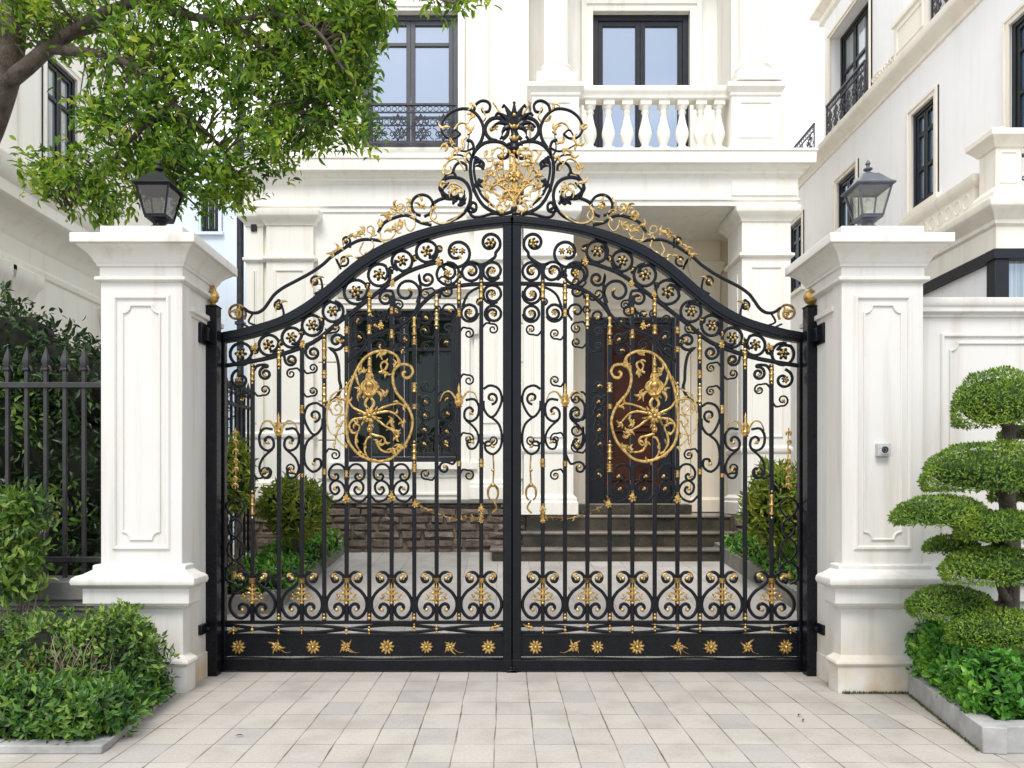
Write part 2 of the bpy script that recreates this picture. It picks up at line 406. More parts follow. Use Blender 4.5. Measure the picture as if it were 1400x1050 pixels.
# ------------------------------------------------------------------ leaves
TPL = {'fine': (np.array([(0, 0, 0), (.45, -.5, .10), (1, 0, -.06), (.45, .5, .10), (.5, 0, 0)]), [(0, 4, 2, 1), (0, 3, 2, 4)]),
       'full': (np.array([(0, 0, 0), (.28, -.42, .09), (.62, -.40, .07), (1, 0, -.14), (.62, .40, .07), (.28, .42, .09), (.48, 0, -.01)]),
                [(0, 6, 3, 2, 1), (0, 5, 4, 3, 6)])}
def leaves(name, mat, parent, P, D, N, L, W, tpl='fine'):
    P = np.asarray(P, float); D = np.asarray(D, float); N = np.asarray(N, float)
    D = D / np.maximum(np.linalg.norm(D, axis=1, keepdims=True), 1e-6)
    N = N - D * (N * D).sum(1, keepdims=True); N = N / np.maximum(np.linalg.norm(N, axis=1, keepdims=True), 1e-6)
    S = np.cross(N, D)
    T, fs = TPL[tpl]; k = len(T); n = len(P)
    L = np.broadcast_to(np.asarray(L, float).reshape(-1, 1, 1), (n, 1, 1)); W = np.broadcast_to(np.asarray(W, float).reshape(-1, 1, 1), (n, 1, 1))
    V = P[:, None] + D[:, None] * (T[None, :, 0:1] * L) + S[:, None] * (T[None, :, 1:2] * W) + N[:, None] * (T[None, :, 2:3] * L)
    off = np.array(parent.get('_o') if parent is not None and parent.get('_o') is not None else (0, 0, 0))
    V = (V - off).reshape(-1, 3)
    fl = []
    for q in fs: fl.append(np.array(q)[None] + (np.arange(n) * k)[:, None])
    faces = [tuple(r) for a in fl for r in a.tolist()]
    me = bpy.data.meshes.new(name); me.from_pydata(V.tolist(), [], faces); me.update(); me.materials.append(mat)
    o = bpy.data.objects.new(name, me); COL.objects.link(o)
    if parent is not None:
        o.parent = parent
        if parent.get('_o') is not None: o['_o'] = parent['_o']
    return o
def blob_points(c, r, n, flat=-1., bumps=.10, depth=.22):
    """points and outward normals in the outer shell of a lumpy ellipsoid; flat cuts the underside (fraction of r)"""
    d = rng.normal(size=(int(n * 1.6) + 8, 3)); d /= np.linalg.norm(d, axis=1, keepdims=True)
    d = d[d[:, 2] > flat][:n]
    lump = 1 + bumps * (np.sin(d[:, 0] * 5.1 + c[0] * 7) * np.sin(d[:, 1] * 4.3 + c[1] * 5) + .7 * np.sin(d[:, 2] * 7.7 + d[:, 0] * 9.1 + c[2] * 3))
    s = lump * (1 - depth * rng.random(len(d)) ** 1.6)
    c = np.array(c); r = np.array(r)
    p = c + d * r * s[:, None]; nn = d / r; nn /= np.linalg.norm(nn, axis=1, keepdims=True)
    return p, nn
def shell_dirs(N, spread=.8, up=.35):
    n = len(N); D = rng.normal(size=(n, 3)) * spread + N * .55; D[:, 2] += up
    NN = N + rng.normal(size=(n, 3)) * .45; NN[:, 2] += .3
    return D, NN
# ================================================================== GATE
YG = 6.32; SG = F / YG                               # gate plane (metres from the viewer) and its pixels per metre
MIR = [False]
def G(p):
    x = 1400 - p[0] if MIR[0] else p[0]
    return ((x - CX) / SG, EYE - (p[1] - CY) / SG)
def GL(pts): return [G(p) for p in pts]
def bar2(mb, pts, w, d=.012, dy=0., smooth=True, wf=None, n=5, closed=False):
    """wrought bar along photo-measured points; w half width in hundredths of the gate grid (px), d half depth in metres"""
    q = catmull(pts, n, closed) if smooth and len(pts) > 2 else pts
    f = None
    if wf is not None: f = [wf[0] + (wf[1] - wf[0]) * i / (len(q) - 1) for i in range(len(q))] if len(wf) == 2 else \
        [float(np.interp(i / (len(q) - 1), np.linspace(0, 1, len(wf)), wf)) for i in range(len(q))]
    return mb.band(GL(q), w / SG, d, YG + dy, closed, 'oct', f)
def drop(mb, x, y, ang, ln, w, curve=0., dy=0.):
    """gilt leaf: tapered, curling blade from (x,y) towards ang (degrees, 0 = right, 90 = up)"""
    a = R(ang); pts = []
    for i in range(6):
        t = i / 5; aa = a + R(curve) * t
        pts.append((x + ln * t * math.cos(aa), y - ln * t * math.sin(aa)))
    mb.band(GL(pts), w / SG, max(.006, w / SG * .8), YG + dy, False, 'oct', [.55, 1., 1.1, .85, .55, .12])
    return pts[-1]
def dot(mb, x, y, r, dy=0., d=None):
    g = G((x, y)); mb.ell((g[0], YG + dy, g[1]), (r / SG, d or r / SG, r / SG), 8, 5)
def flower(mb, x, y, r, n=8, dy=0., rot=0.):
    g = G((x, y)); rm = r / SG
    for i in range(n):
        a = R(rot) + 2 * PI * i / n
        mb.ell((g[0] + .58 * rm * math.cos(a), YG + dy, g[1] + .58 * rm * math.sin(a)), (.46 * rm, .30 * rm, 1.15 * rm / n + .1 * rm), 7, 4, a)
    mb.ell((g[0], YG + dy - .18 * rm, g[1]), (.30 * rm, .34 * rm, .30 * rm), 8, 5)
def flame(mb, x, y, h, w, dy=0., n=2):
    """upright gilt flame: a bead, a stem of tapering swellings and side leaves"""
    g0 = G((x, y)); u = 1 / SG
    prof = [(0, .25), (.06, .6), (.12, .3), (.22, .5), (.34, .28), (.5, .42), (.64, .2), (.8, .26), (.9, .12), (1, .03)]
    mb.lathe(g0[0], YG + dy, [(max(.0015, r * w * u), g0[1] + t * h * u) for t, r in prof], 8)
    for k in range(n):
        yy = y - h * (.10 + .24 * k)
        for s in (-1, 1): drop(mb, x + s * w * .2, yy, 90 - s * (52 - 12 * k), h * (.42 - .1 * k), w * .18, s * 55, dy)
def collar(mb, x, y, h, w=3.6, dy=0.):
    """gilt sleeve on a bar: three turned swellings"""
    g = G((x, y)); u = 1 / SG
    pr = [(0, 1.), (.08, 1.25), (.16, 1.), (.3, 1.02), (.42, 1.), (.5, 1.35), (.58, 1.), (.72, 1.02), (.84, 1.), (.92, 1.25), (1, 1.)]
    mb.lathe(g[0], YG + dy, [(r * w * u, g[1] - h * u * (.5 - t)) for t, r in pr], 10)

TOP_UP = [(300, 456), (316, 453), (333, 449.5), (380, 435.6), (418, 415), (446, 393), (471, 371), (502, 347.5), (537, 329), (584, 313), (625, 304.5), (660, 299.5), (702.6, 295.5)]
TOP_LO = [(300, 470), (316, 467.5), (348, 461), (396, 445), (427, 428), (459, 402.8), (490, 376), (521, 355.5), (562, 336.5), (600, 323.5), (630, 317), (660, 313), (702.6, 308.5)]
ARC2 = [(308, 500), (342, 494.5), (380, 486), (427, 468.5), (458.6, 444), (490, 420), (521.4, 396), (553, 374), (584, 362), (606, 357)]
ARC3 = [(689, 388), (655, 388.5), (628, 391), (600, 398), (577, 416), (560, 437), (538, 449), (514, 458), (502, 466), (497, 476), (476, 494)]
BARS = [345.4, 381.6, 413, 443.5, 474, 505, 535.6, 566.5, 597, 627.6, 658]
BTOP = [498, 486, 474, 457, 432, 408, 404, 428, 399, 384, 360]
RINGS = [(329.7, 484, 16.5), (368, 472, 15.5), (399, 461.6, 15), (427, 445, 15.5), (455.5, 426, 15.5), (487, 399.4, 18), (518.5, 376, 16.5), (549.7, 357, 15.5), (583.6, 344, 16)]
LYRES = [345.4, 413, 474, 535.6, 597, 658]
HALF = [(13.5, 833.5), (16.2, 831), (14.8, 827), (10.6, 825.6), (6.0, 828.5), (4.2, 834), (6.5, 841), (13, 845), (21, 842), (27, 832), (26.8, 820), (20, 809), (10, 801), (4, 793.5),
        (5, 787), (10.5, 782.5), (17, 784), (20, 789.5), (17.5, 795), (13, 794.5), (12, 791)]
PANEL = [(326.6, 'r', 10), (378.5, 's', 9), (429, 'r', 10), (473, 's', 9), (529.5, 'r', 10.5), (583.5, 'r', 9), (615.5, 's', 9), (668, 'r', 10)]

def make_leaf(mirror, label):
    MIR[0] = mirror
    rnd = random.Random(5 + mirror)
    hx = G((300, 0))[0]
    leaf = thing('gate_leaf', label, 'gate', (hx, YG, 0), 0, 'wrought iron gate leaves')
    I, GD = M['iron'], M['gold']
    def B(name, mb, mat, par=leaf, bevel=0., sm=40): return mb.build(name, mat, par, bevel, sm)
    # ---- frame: hinge stile, meeting stile, arched top rail, bottom rail
    mb = MB()
    def rect(a, b, c, d, y0, y1):
        p, q = G((a, c)), G((b, d)); mb.box(p[0], q[0], YG + y0, YG + y1, p[1], q[1])
    rect(299.5, 309, 462, 917, -.030, .030)
    rect(687.5, 701.6, 303, 919, -.030, .030)
    rect(299.8, 701.3, 901, 916, -.033, .033)
    B('frame', mb, I, bevel=.004)
    mb = MB(); n = 60
    up = catmull(TOP_UP, 5); lo = catmull(TOP_LO, 5)
    mb.strip(GL(up), GL(lo), YG - .036, YG + .036)
    mb2 = [((a[0] * .78 + b[0] * .22), (a[1] * .78 + b[1] * .22)) for a, b in zip(up, lo)]
    mb3 = [((a[0] * .22 + b[0] * .78), (a[1] * .22 + b[1] * .78)) for a, b in zip(up, lo)]
    mb.strip(GL(mb2), GL(mb3), YG - .046, YG - .03)
    B('top_rail', mb, I, bevel=.005)
    # ---- rails over the kick panel, woven strands
    mb = MB()
    rect(308.6, 688, 848.5, 853, -.014, .014); rect(308.6, 688, 866, 869.5, -.0142, .0142)
    B('lower_rail', mb, I, bevel=.002)
    for ph, amp in ((0, 1), (1, -1)):
        mb = MB(); pts = []
        for i in range(61):
            x = 309 + 379 * i / 60
            pts.append((x, 859.7 + amp * 5.2 * math.cos((x - 309) / 379 * PI * 3 + .5)))
        bar2(mb, pts, 2.3, .007, -.008 + .016 * ph, False); B('woven_strand', mb, I)
    for x in BARS + [320, 677]:
        if rnd.random() < .25: continue
        mb = MB(); yk = 859 + rnd.uniform(-3, 3)
        dot(mb, x, yk, 2.6, -.012); dot(mb, x, yk - 4, 1.7, -.012); dot(mb, x, yk + 4, 1.7, -.012)
        if x in (320, 677):
            for s in (-1, 1): drop(mb, x, yk, 90 - 90 * s, 9, 1.8, 30, -.012)
        B('gilt_knot', mb, GD)
    mb = MB(); rect(308.6, 688, 869.4, 897, -.008, .008)
    pts = [(309, 899.2), (340, 898.6), (400, 900.4), (450, 898.6), (520, 900.6), (600, 898.8), (688, 900)]
    bar2(mb, pts, 1.1, .008, 0)
    kp = B('kick_panel', mb, I, bevel=.002)
    for x, t, r in PANEL:
        mb = MB(); xx = x
        if t == 'r':
            flower(mb, xx, 884, r * 1.02, 10, -.014, rnd.uniform(0, 40)); B('rosette', mb, GD, kp)
        else:
            a0 = rnd.uniform(0, 360)
            flower(mb, xx, 884, r * .8, 8, -.014, a0)
            for k in range(4): drop(mb, xx, 884, a0 + 90 * k + rnd.uniform(-15, 15), r * rnd.uniform(1.1, 1.5), 1.6, 25, -.014)
            bar2(mb, [(xx + 4, 886), (xx + 9, 890), (xx + 14, 892), (xx + 19, 891)] if rnd.random() < .5 else [(xx - 4, 886), (xx - 8, 891), (xx - 15, 894)], .6, .003, -.012, True, (1, .4))
            B('gilt_flower', mb, GD, kp)
    # ---- vertical bars
    for x, t in zip(BARS, BTOP):
        mb = MB(); p, q = G((x - 2.75, t)), G((x + 2.75, 849)); mb.box(p[0], q[0], YG - .014, YG + .014, q[1], p[1])
        B('bar', mb, I, bevel=.004)
    # ---- inner arches
    mb = MB(); bar2(mb, ARC2, 2.8, .014, .002); B('inner_arch', mb, I)
    mb = MB(); bar2(mb, ARC3, 2.7, .014, -.004); B('inner_arch', mb, I)
    # ---- ring row under the top rail
    def rosette(x, y, r, par=leaf):
        k = MB(); flower(k, x, y, r, 6, -.010, rnd.uniform(0, 60)); o = B('rosette_petals', k, I, par)
        k = MB(); flower(k, x + rnd.uniform(-.6, .6), y + rnd.uniform(-.6, .6), r * .72, 5, -.016, rnd.uniform(0, 60)); B('gilt_heart', k, GD, o)
    for x, y, r in RINGS:
        mb = MB(); a0 = rnd.uniform(0, 360)
        pts = spiral(x, y, r - 1.5, r - 1.5, a0, .93) 
        bar2(mb, pts + spiral(x, y, r - 2.2, r * .55, a0 + 335, .28)[1:], 2.0, .011, 0, False)
        B('ring_scroll', mb, I); rosette(x, y, r * .54)
    # ---- scrolls
    def scroll(pts, w=1.8, bud=True, dy=0., br=2.6, mat=I, name='scroll', wf=None):
        k = MB(); bar2(k, pts, w, .010, dy, True, wf, 3); o = B(name, k, mat)
        if bud:
            k = MB(); dot(k, pts[0][0], pts[0][1], br, dy - .006); dot(k, pts[0][0] + 2.2, pts[0][1] + 1.4, br * .6, dy - .006); B('gilt_bud', k, GD, o)
    def sp(cx, cy, r, a_end, turns, tail=(), r1=2.2, **kw):
        """scroll whose eye is at (cx, cy), opening to radius r at angle a_end, then following tail"""
        s = spiral(cx, cy, r, r1, a_end, -turns)[::-1]
        s = s[::2] if len(s) > 24 else s
        scroll(list(s) + list(tail), **kw)
    sp(625, 345, 23, 150, 1.25, [(606, 366), (612, 372)], w=2.1, r1=7); rosette(621, 343, 6); rosette(632, 344, 5)
    sp(670, 332, 15.5, 60, 1.3, [(676, 352), (660, 362), (650, 360)], w=2.1, r1=5); rosette(671, 333, 8)
    for x, y, r in ((612.5, 374, 15.5), (644, 371, 13), (673, 371, 12.5), (673, 402.5, 12.5), (674, 429, 11), (642, 428, 11.5)):
        mb = MB(); a0 = rnd.uniform(0, 360)
        bar2(mb, spiral(x, y, r, r, a0, .8)[::2] + spiral(x, y, r, 2.5, a0 + 288, 1.1)[1:], 1.9, .010, 0, True, None, 2); B('scroll', mb, I)
        k = MB(); flower(k, x, y, r * .36, 5, -.012, rnd.uniform(0, 60)); B('gilt_bud', k, GD)
    mb = MB(); bar2(mb, [(632, 420), (640, 402), (656, 393), (662, 400)], 1.7, .010); B('scroll', mb, I)
    sp(329, 519, 14.5, 260, 1.3, [], w=1.9); rosette(327, 519, 5.5)
    sp(363, 511, 10, -60, 1.5, [(364, 499), (352, 500), (346, 508)], w=1.9)
    sp(398, 492, 8.5, 180, 1.4, [(388, 484), (386, 478)], w=1.9)
    sp(428, 482, 11.5, 250, 1.5, [(418, 470)], w=1.9)
    sp(460, 466, 13.5, 130, 1.4, [(459, 484), (463, 500), (464, 520), (466, 530), (460, 543), (447, 552)], w=2.0, br=3.4)
    sp(556, 399, 19, 20, 1.15, [(573, 412), (566, 430)], w=2.0, r1=5)
    sp(584, 381, 11.5, 200, 1.4, [(575, 396), (570, 414)], w=1.9); sp(528, 408, 12, 320, 1.4, [(538, 420), (520, 432)], w=1.9)
    sp(541, 424, 9, 190, 1.3, [(528, 440)], w=1.6); sp(512, 447, 9, 10, 1.2, [(520, 440), (534, 436)], w=1.6)
    sp(489, 461, 11, 100, 1.3, [(480, 475)], w=1.6); sp(553, 462, 9, 220, 1.4, [(540, 455)], w=1.5); sp(582, 432, 12, 160, 1.2, [(572, 448)], w=1.6)
    sp(612, 425, 13, 60, 1.2, [(620, 437)], w=1.6); sp(612, 398, 9, 200, 1.2, [(601, 408)], w=1.6)
    # ---- S and C scrolls between the bars
    for x0, dx in ((428, 1), (674, -1)):
        y0 = 0 if x0 == 428 else -24
        sp(x0 + 2 * dx, 568 + y0, 9, 90 if dx > 0 else 90, 1.0, [], w=1.7)
        scroll([(x0 + 13 * dx, 556 + y0), (x0 + 4 * dx, 551 + y0), (x0 - 8 * dx, 556 + y0), (x0 - 12 * dx, 572 + y0), (x0 - 4 * dx, 590 + y0), (x0 + 4 * dx, 594 + y0), (x0 + 12 * dx, 584 + y0), (x0 + 13 * dx, 572 + y0)], 1.7, False)
        scroll([(x0 + 3 * dx, 594 + y0), (x0 - 8 * dx, 604 + y0), (x0 - 12 * dx, 620 + y0), (x0 - 10 * dx, 636 + y0), (x0 + 0 * dx, 645 + y0), (x0 + 10 * dx, 639 + y0), (x0 + 10 * dx, 629 + y0), (x0 + 3 * dx, 628 + y0), (x0 + 1 * dx, 634 + y0)][::-1], 1.7, True)
    # pair of scrolls and gilt flame on the bar at 381 and at 627
    for bx, by, s in ((381.6, 600, 1.), (627.6, 560, 1.)):
        for q in (-1, 1):
            scroll([(bx + q * 16, by + 5), (bx + q * 19, by + 1), (bx + q * 14, by - 3), (bx + q * 8, by + 2), (bx + q * 8, by + 12), (bx + q * 16, by + 16), (bx + q * 25, by + 10), (bx + q * 27, by - 4), (bx + q * 21, by - 14), (bx + q * 9, by - 13)], 1.7, True)
            scroll([(bx + q * 18, by + 44), (bx + q * 15, by + 40), (bx + q * 11, by + 45), (bx + q * 14, by + 53), (bx + q * 22, by + 52), (bx + q * 27, by + 40), (bx + q * 22, by + 26), (bx + q * 9, by + 14)], 1.6, True)
            k = MB(); bar2(k, [(bx + q * 4, by - 14), (bx + q * 12, by - 24), (bx + q * 21, by - 22), (bx + q * 26, by - 11)], 1.5, .007, -.012, True, (1.1, .4)); B('gilt_tendril', k, GD)
        k = MB(); flame(k, bx, by - 2, 34, 8, -.016, 2); B('gilt_flame', k, GD)
    # loops around the medallion's far side, between bars 566 and 597
    for y0 in (547, 566, 586, 606):
        sp(582, y0, 10, 30 + y0, 1.3, [(582 + rnd.uniform(-8, 8), y0 + 16)], w=1.3, br=2.4)
    sp(612, 588, 10, 200, 1.2, [(604, 604), (612, 618)], w=1.4); sp(608, 640, 9, 300, 1.1, [(620, 634), (626, 622)], w=1.6)
    # lower row: facing pairs of C scrolls under the medallion
    for x in (458.7, 489.5, 520, 551):
        s = 1 if x in (489.5, 551) else -1
        scroll([(x + 3 * s, 651), (x - 1 * s, 648), (x - 4 * s, 652), (x, 657), (x + 7 * s, 654), (x + 9 * s, 645), (x + 3 * s, 636), (x - 6 * s, 635), (x - 13 * s, 642), (x - 13.5 * s, 656)], 1.6, True)
        scroll([(x + 1 * s, 668), (x - 3 * s, 666), (x - 5 * s, 671), (x, 676), (x + 6 * s, 672), (x + 7 * s, 663), (x, 657), (x - 9 * s, 661), (x - 13.5 * s, 672), (x - 8 * s, 682), (x + 4 * s, 686), (x + 13 * s, 678)], 1.6, True)
    # bottom lyres
    for c in LYRES:
        for s in (-1, 1):
            k = MB(); bar2(k, [(c + s * p[0] * (1 if abs(c - 345.4) > 1 else 1.12), p[1]) for p in HALF], 2.2, .011, .002 * s, True, None, 4); o = B('lyre_scroll', k, I)
            k = MB(); dot(k, c + s * 13.5, 833.5, 3.0, -.006); dot(k, c + s * 13, 790.5, 3.2, -.008); dot(k, c + s * 15.5, 788, 2.2, -.008)
            drop(k, c + s * 19, 789, 90 - s * 20, 8, 2.0, s * 70, -.008); B('gilt_bud', k, M['gold_pale'], o)
        k = MB(); flame(k, c, 826, 31, 5.5, -.014, 0)
        for s in (-1, 1):
            for yy_, an, ln_ in ((820, 62, 9), (813, 40, 9), (807, 30, 7)): drop(k, c + s * 1.5, yy_, 90 - s * an, ln_, 1.8, -s * 35, -.012)
            dot(k, c + s * 10.5, 815, 2.0, -.012); dot(k, c + s * 12.5, 812.5, 1.6, -.012); drop(k, c + s * 11, 817, 90 - s * 150, 5, 1.3, s * 60, -.012)
        B('gilt_flame', k, GD)
        k = MB(); collar(k, c, 793.5, 7, 4.6); B('collar', k, M['oldgold'])
    for x in BARS:
        if x in LYRES: continue
        k = MB(); dot(k, x, 845, 3.1, -.012); dot(k, x, 840, 2, -.012); B('gilt_bud', k, GD)
    # gilt collars on the bars
    for x, y, h in ((505, 418, 24), (505, 451, 16), (535.6, 457, 15), (535.6, 425, 12), (566.5, 446, 30), (566.5, 468, 10), (597, 411, 20), (597, 437, 22), (627.6, 400, 26), (627.6, 428, 14), (658, 398, 24),
                    (443.5, 478, 34), (443.5, 540, 26), (443.5, 512, 14), (413, 470, 10), (413, 560, 14), (381.6, 491, 24), (345.4, 512, 22), (345.4, 476, 8), (474, 452, 12), (474, 478, 10), (474, 540, 30),
                    (566.5, 556, 9), (566.5, 530, 16), (566.5, 618, 26), (566.5, 640, 14), (627.6, 634, 9), (658, 633, 14), (658, 703, 12), (474, 648, 12), (443.5, 645, 10), (413, 650, 7), (345.4, 690, 34), (345.4, 800, 7)):
        k = MB(); collar(k, x, y, h * .82, 3.15 if h < 20 else 2.95)
        if h > 20: dot(k, x, y - h * .5 - 1, 2.8); dot(k, x, y + h * .5 + 1, 2.8)
        B('collar', k, M['gold_pale'] if rnd.random() < .3 else GD)
    # gilt flowers at crossings
    for x, y, r in ((474, 683, 6), (535.6, 681, 6), (600, 360, 5), (537, 389, 4.5), (506, 404, 4), (414, 473, 4.5), (350, 476, 4), (521, 447, 5), (568, 690, 5), (658, 697, 5), (658, 712, 4), (345.4, 820, 5), (322, 788, 4)):
        k = MB(); flower(k, x, y, r, 6, -.016, 15); drop(k, x, y, 60, r * 1.8, 1.5, 40, -.016); drop(k, x, y, 120, r * 1.8, 1.5, -40, -.016); B('gilt_flower', k, GD)
    # hanging gilt chain by the hinge stile, pendant by the meeting stile
    k = MB()
    for y in (590, 602, 615, 628, 640, 652, 662):
        dot(k, 322, y, 1.9, -.01); drop(k, 322, y, 200 + rnd.uniform(-40, 40), 6.5, 1.6, 60, -.01); drop(k, 322, y, -20 + rnd.uniform(-40, 40), 6.5, 1.6, -60, -.01)
    bar2(k, [(322, 585), (323, 620), (322, 668)], .9, .005, -.006); B('gilt_chain', k, GD)
    k = MB()
    for s in (-1, 1):
        bar2(k, [(322 + s * 2, 680), (322 + s * 12, 690), (322 + s * 6, 704), (322 - s * 8, 716), (322 - s * 6, 730), (322 + s * 8, 742), (322 + s * 10, 756), (322, 768)], 1.4, .008, .004 * s)
        bar2(k, [(322 + s * 3, 768), (322 + s * 12, 778), (322 + s * 12, 792), (322 + s * 2, 798)], 1.6, .008, .004 * s)
    B('interlaced_scroll', k, I)
    k = MB()
    bar2(k, [(674, 621), (675, 640), (674, 662)], 1.1, .006); 
    for s in (-1, 1): bar2(k, [(674, 662), (674 + s * 6, 668), (674 + s * 6.5, 678), (674 + s * 3, 684)], 1.7, .007, 0, True, (1.2, .6))
    bar2(k, [(674, 684), (679, 694), (673, 702)], 1.3, .006); o = B('pendant', k, M['oldgold'])
    k = MB(); dot(k, 674, 643, 2.6); dot(k, 674, 663, 3.4); B('gilt_bud', k, GD, o)
    for pts in ([(567, 680), (574, 690), (584, 696), (596, 699)], [(600, 703), (612, 707), (624, 709)], [(630, 709), (642, 707), (655, 708)]):
        k = MB(); bar2(k, pts, .55, .004, -.008)
        for p in catmull(pts, 3)[::2]: drop(k, p[0], p[1], rnd.uniform(0, 180), 5, 1.1, 50, -.008); drop(k, p[0], p[1], rnd.uniform(180, 360), 5, 1.1, 50, -.008)
        B('gilt_garland', k, M['oldgold'])
    # fine scrolls filling the upper field and the field beside the medallion
    for x, y, r in ((490, 437, 10), (520, 472, 9), (520, 430, 8), (551, 440, 10), (551, 479, 9), (582, 452, 10), (582, 402, 9), (612, 449, 10), (612, 468, 8), (582, 474, 8), (490, 482, 9), (458, 448, 8), (428, 503, 8), (398, 511, 8), (641, 456, 9), (674, 450, 9),
                    (362, 533, 9), (330, 547, 10), (612, 545, 10), (612, 566, 9), (582, 528, 9), (612, 610, 10), (641, 600, 9), (674, 602, 8), (641, 520, 9), (428, 535, 8), (458, 622, 9), (398, 640, 9), (362, 645, 10), (582, 648, 9), (641, 650, 9),
                    (545, 417, 8), (597, 424, 8), (507, 430, 7), (470, 466, 7), (612, 385, 7), (656, 412, 6), (628, 376, 6), (600, 340, 6), (567, 352, 5), (535, 368, 5), (503, 390, 5), (440, 438, 5), (413, 455, 5), (384, 468, 5), (349, 480, 5)):
        xb = min(BARS + [309, 688], key=lambda v: abs(abs(v - x) - 15)); sd = 1 if xb > x else -1; dr = rnd.choice((-1, 1))
        q = spiral(x, y, r * .86, 1.5, (0 if sd > 0 else 180) - 70 * dr * sd, 1.4 * dr * -1 * sd)[::-1][::2]
        xo, yo = q[-1]
        k = MB(); bar2(k, list(q) + [((xo + xb) / 2, yo - dr * 1.0), (xb - sd * 1.5, yo - dr * -5)], 1.2, .008, rnd.uniform(-.004, .004), True, (.8, 1.1), 2); o = B('fine_scroll', k, I)
        if rnd.random() < .7:
            k = MB(); dot(k, x, y, 1.9, -.006); drop(k, x, y, rnd.uniform(0, 360), 5.5, 1.3, 60, -.006); B('gilt_bud', k, GD, o)
    # ---- the gilt medallion
    k = MB()
    out = [(554, 512), (551, 507), (556, 503), (561, 507), (560, 515), (553, 518.5), (546, 513), (545.5, 504), (551, 499), (559, 499), (564.5, 505), (564.5, 513), (557, 519)]
    ov = [(547, 498), (543, 488), (533, 482), (521, 480.5), (507, 484.5), (495, 495), (486, 511), (479, 530), (475.5, 552), (474, 578), (477, 603), (490, 620.5), (507, 629), (520, 631), (535, 627), (549, 614),
          (559, 600), (564.5, 580), (562, 565), (554, 551), (543, 538), (538, 524), (538, 511), (543, 502), (552, 498.8), (561, 501), (565, 509), (561, 516), (554, 517), (551, 511.5), (555, 508)]
    bar2(k, ov, 1.9, .010, -.022, True, None, 5); md = B('medallion', k, GD)
    k = MB()      # upright centre piece
    flame(k, 506, 545, 62, 9, -.026, 2)
    for yy, rr in ((492, 2.6), (500, 3.2), (510, 3.8), (527, 6)): dot(k, 506, yy, rr, -.026)
    for s in (-1, 1):
        bar2(k, [(506, 543), (506 + s * 7, 537), (506 + s * 8, 529), (506 + s * 3, 523)], 1.8, .008, -.026)
        bar2(k, [(506, 542), (506 + s * 6, 552), (506, 562)], 1.8, .008, -.026)
        drop(k, 506 + s * 8, 535, 90 - s * 50, 15, 2.4, s * 60, -.026); drop(k, 506 + s * 10, 536, 90 - s * 100, 14, 2.2, -s * 60, -.026)
    B('gilt_finial', k, GD, md)
    k = MB(); flower(k, 506, 569, 11, 8, -.028, 22)
    for a in range(0, 360, 30): drop(k, 506, 569, a, 17 if a % 60 else 13, 2.5, 20 if a % 60 else -20, -.024)
    flame(k, 506, 592, 18, 6, -.024, 1)
    B('gilt_star', k, GD, md)
    for q in ([(516, 565), (530, 563), (540, 566), (548, 574), (552, 579)], [(515, 573), (526, 582), (536, 588), (543, 598)], [(518, 561), (528, 556), (545, 552), (553, 556)],
              [(498, 565), (484, 558), (476, 548), (466, 546)], [(496, 572), (484, 574), (478, 582), (482, 592), (490, 590), (492, 583), (487, 580)],
              [(506, 593), (515, 596), (524, 598), (527, 604), (522, 609), (517, 605)], [(508, 597), (502, 601), (499, 614), (504, 626), (514, 630)], [(515, 604), (522, 616), (535, 618), (546, 611)],
              [(487, 512), (490, 524), (496, 534), (502, 541)], [(494, 496), (494, 504), (497, 509)], [(519, 510), (527, 506), (530, 498), (525, 495), (521, 500), (524, 508), (530, 511)], [(489, 590), (487, 606), (494, 619)]):
        k = MB(); bar2(k, q, 1.45, .007, -.020, True, (1.15, .7)); e = q[-1]
        for d in range(3): drop(k, e[0], e[1], rnd.uniform(0, 360), 7, 1.7, 50, -.02)
        m_ = q[len(q) // 2]; drop(k, m_[0], m_[1], rnd.uniform(0, 360), 7.5, 1.8, 60, -.02); dot(k, e[0], e[1], 2.2, -.02)
        B('gilt_tendril', k, GD, md)
    for x, y in ((536, 577), (540, 590), (538, 616), (493, 535), (525, 540), (541, 500), (522, 484), (549, 612)):
        k = MB(); flower(k, x, y, 4, 5, -.024, rnd.uniform(0, 70))
        for d in range(3): drop(k, x, y, rnd.uniform(0, 360), 9, 1.8, 45, -.022)
        B('gilt_flower', k, GD, md)
    # pale gilt side scrolls outside the medallion
    for q in ([(473, 548), (462, 545), (452, 552), (447, 568), (450, 588), (458, 595), (470, 592)], [(462, 562), (458, 557), (463, 553), (468, 558), (465, 566), (456, 567), (452, 560)], [(472, 566), (463, 570), (460, 578), (466, 582)],
              [(458, 594), (464, 604), (474, 612)], [(470, 575), (462, 590), (458, 606)], [(448, 556), (455, 540), (472, 530), (482, 516)]):
        k = MB(); bar2(k, q, 1.2, .006, -.012, True, (1.1, .7)); e = q[-1]; drop(k, e[0], e[1], rnd.uniform(0, 360), 8, 1.5, 40, -.012); dot(k, e[0], e[1], 2, -.012)
        B('gilt_tendril', k, M['gold_pale'])
    # ---- cresting along the top rail
    CR = M['iron']
    k = MB(); bar2(k, spiral(323, 428, 14, 3, 40, -1.6)[::2], 1.6, .009, 0, True, None, 2); o = B('crest_scroll', k, M['oldgold'])
    k = MB(); flower(k, 324, 427, 5, 6, -.01)
    for a in (20, 140, 250): drop(k, 324, 427, a, 10, 1.6, 50, -.01)
    B('gilt_flower', k, GD, o)
    k = MB(); wave = [(333, 421), (342, 427), (352, 427.5), (361, 422), (369, 411), (376, 402), (388, 393), (405, 384), (425, 373), (441, 362), (452, 352), (462, 345), (478, 335), (492, 328.5), (506, 327.5), (522, 329.5)]
    bar2(k, wave, 2.1, .011); B('crest_wave', k, I)
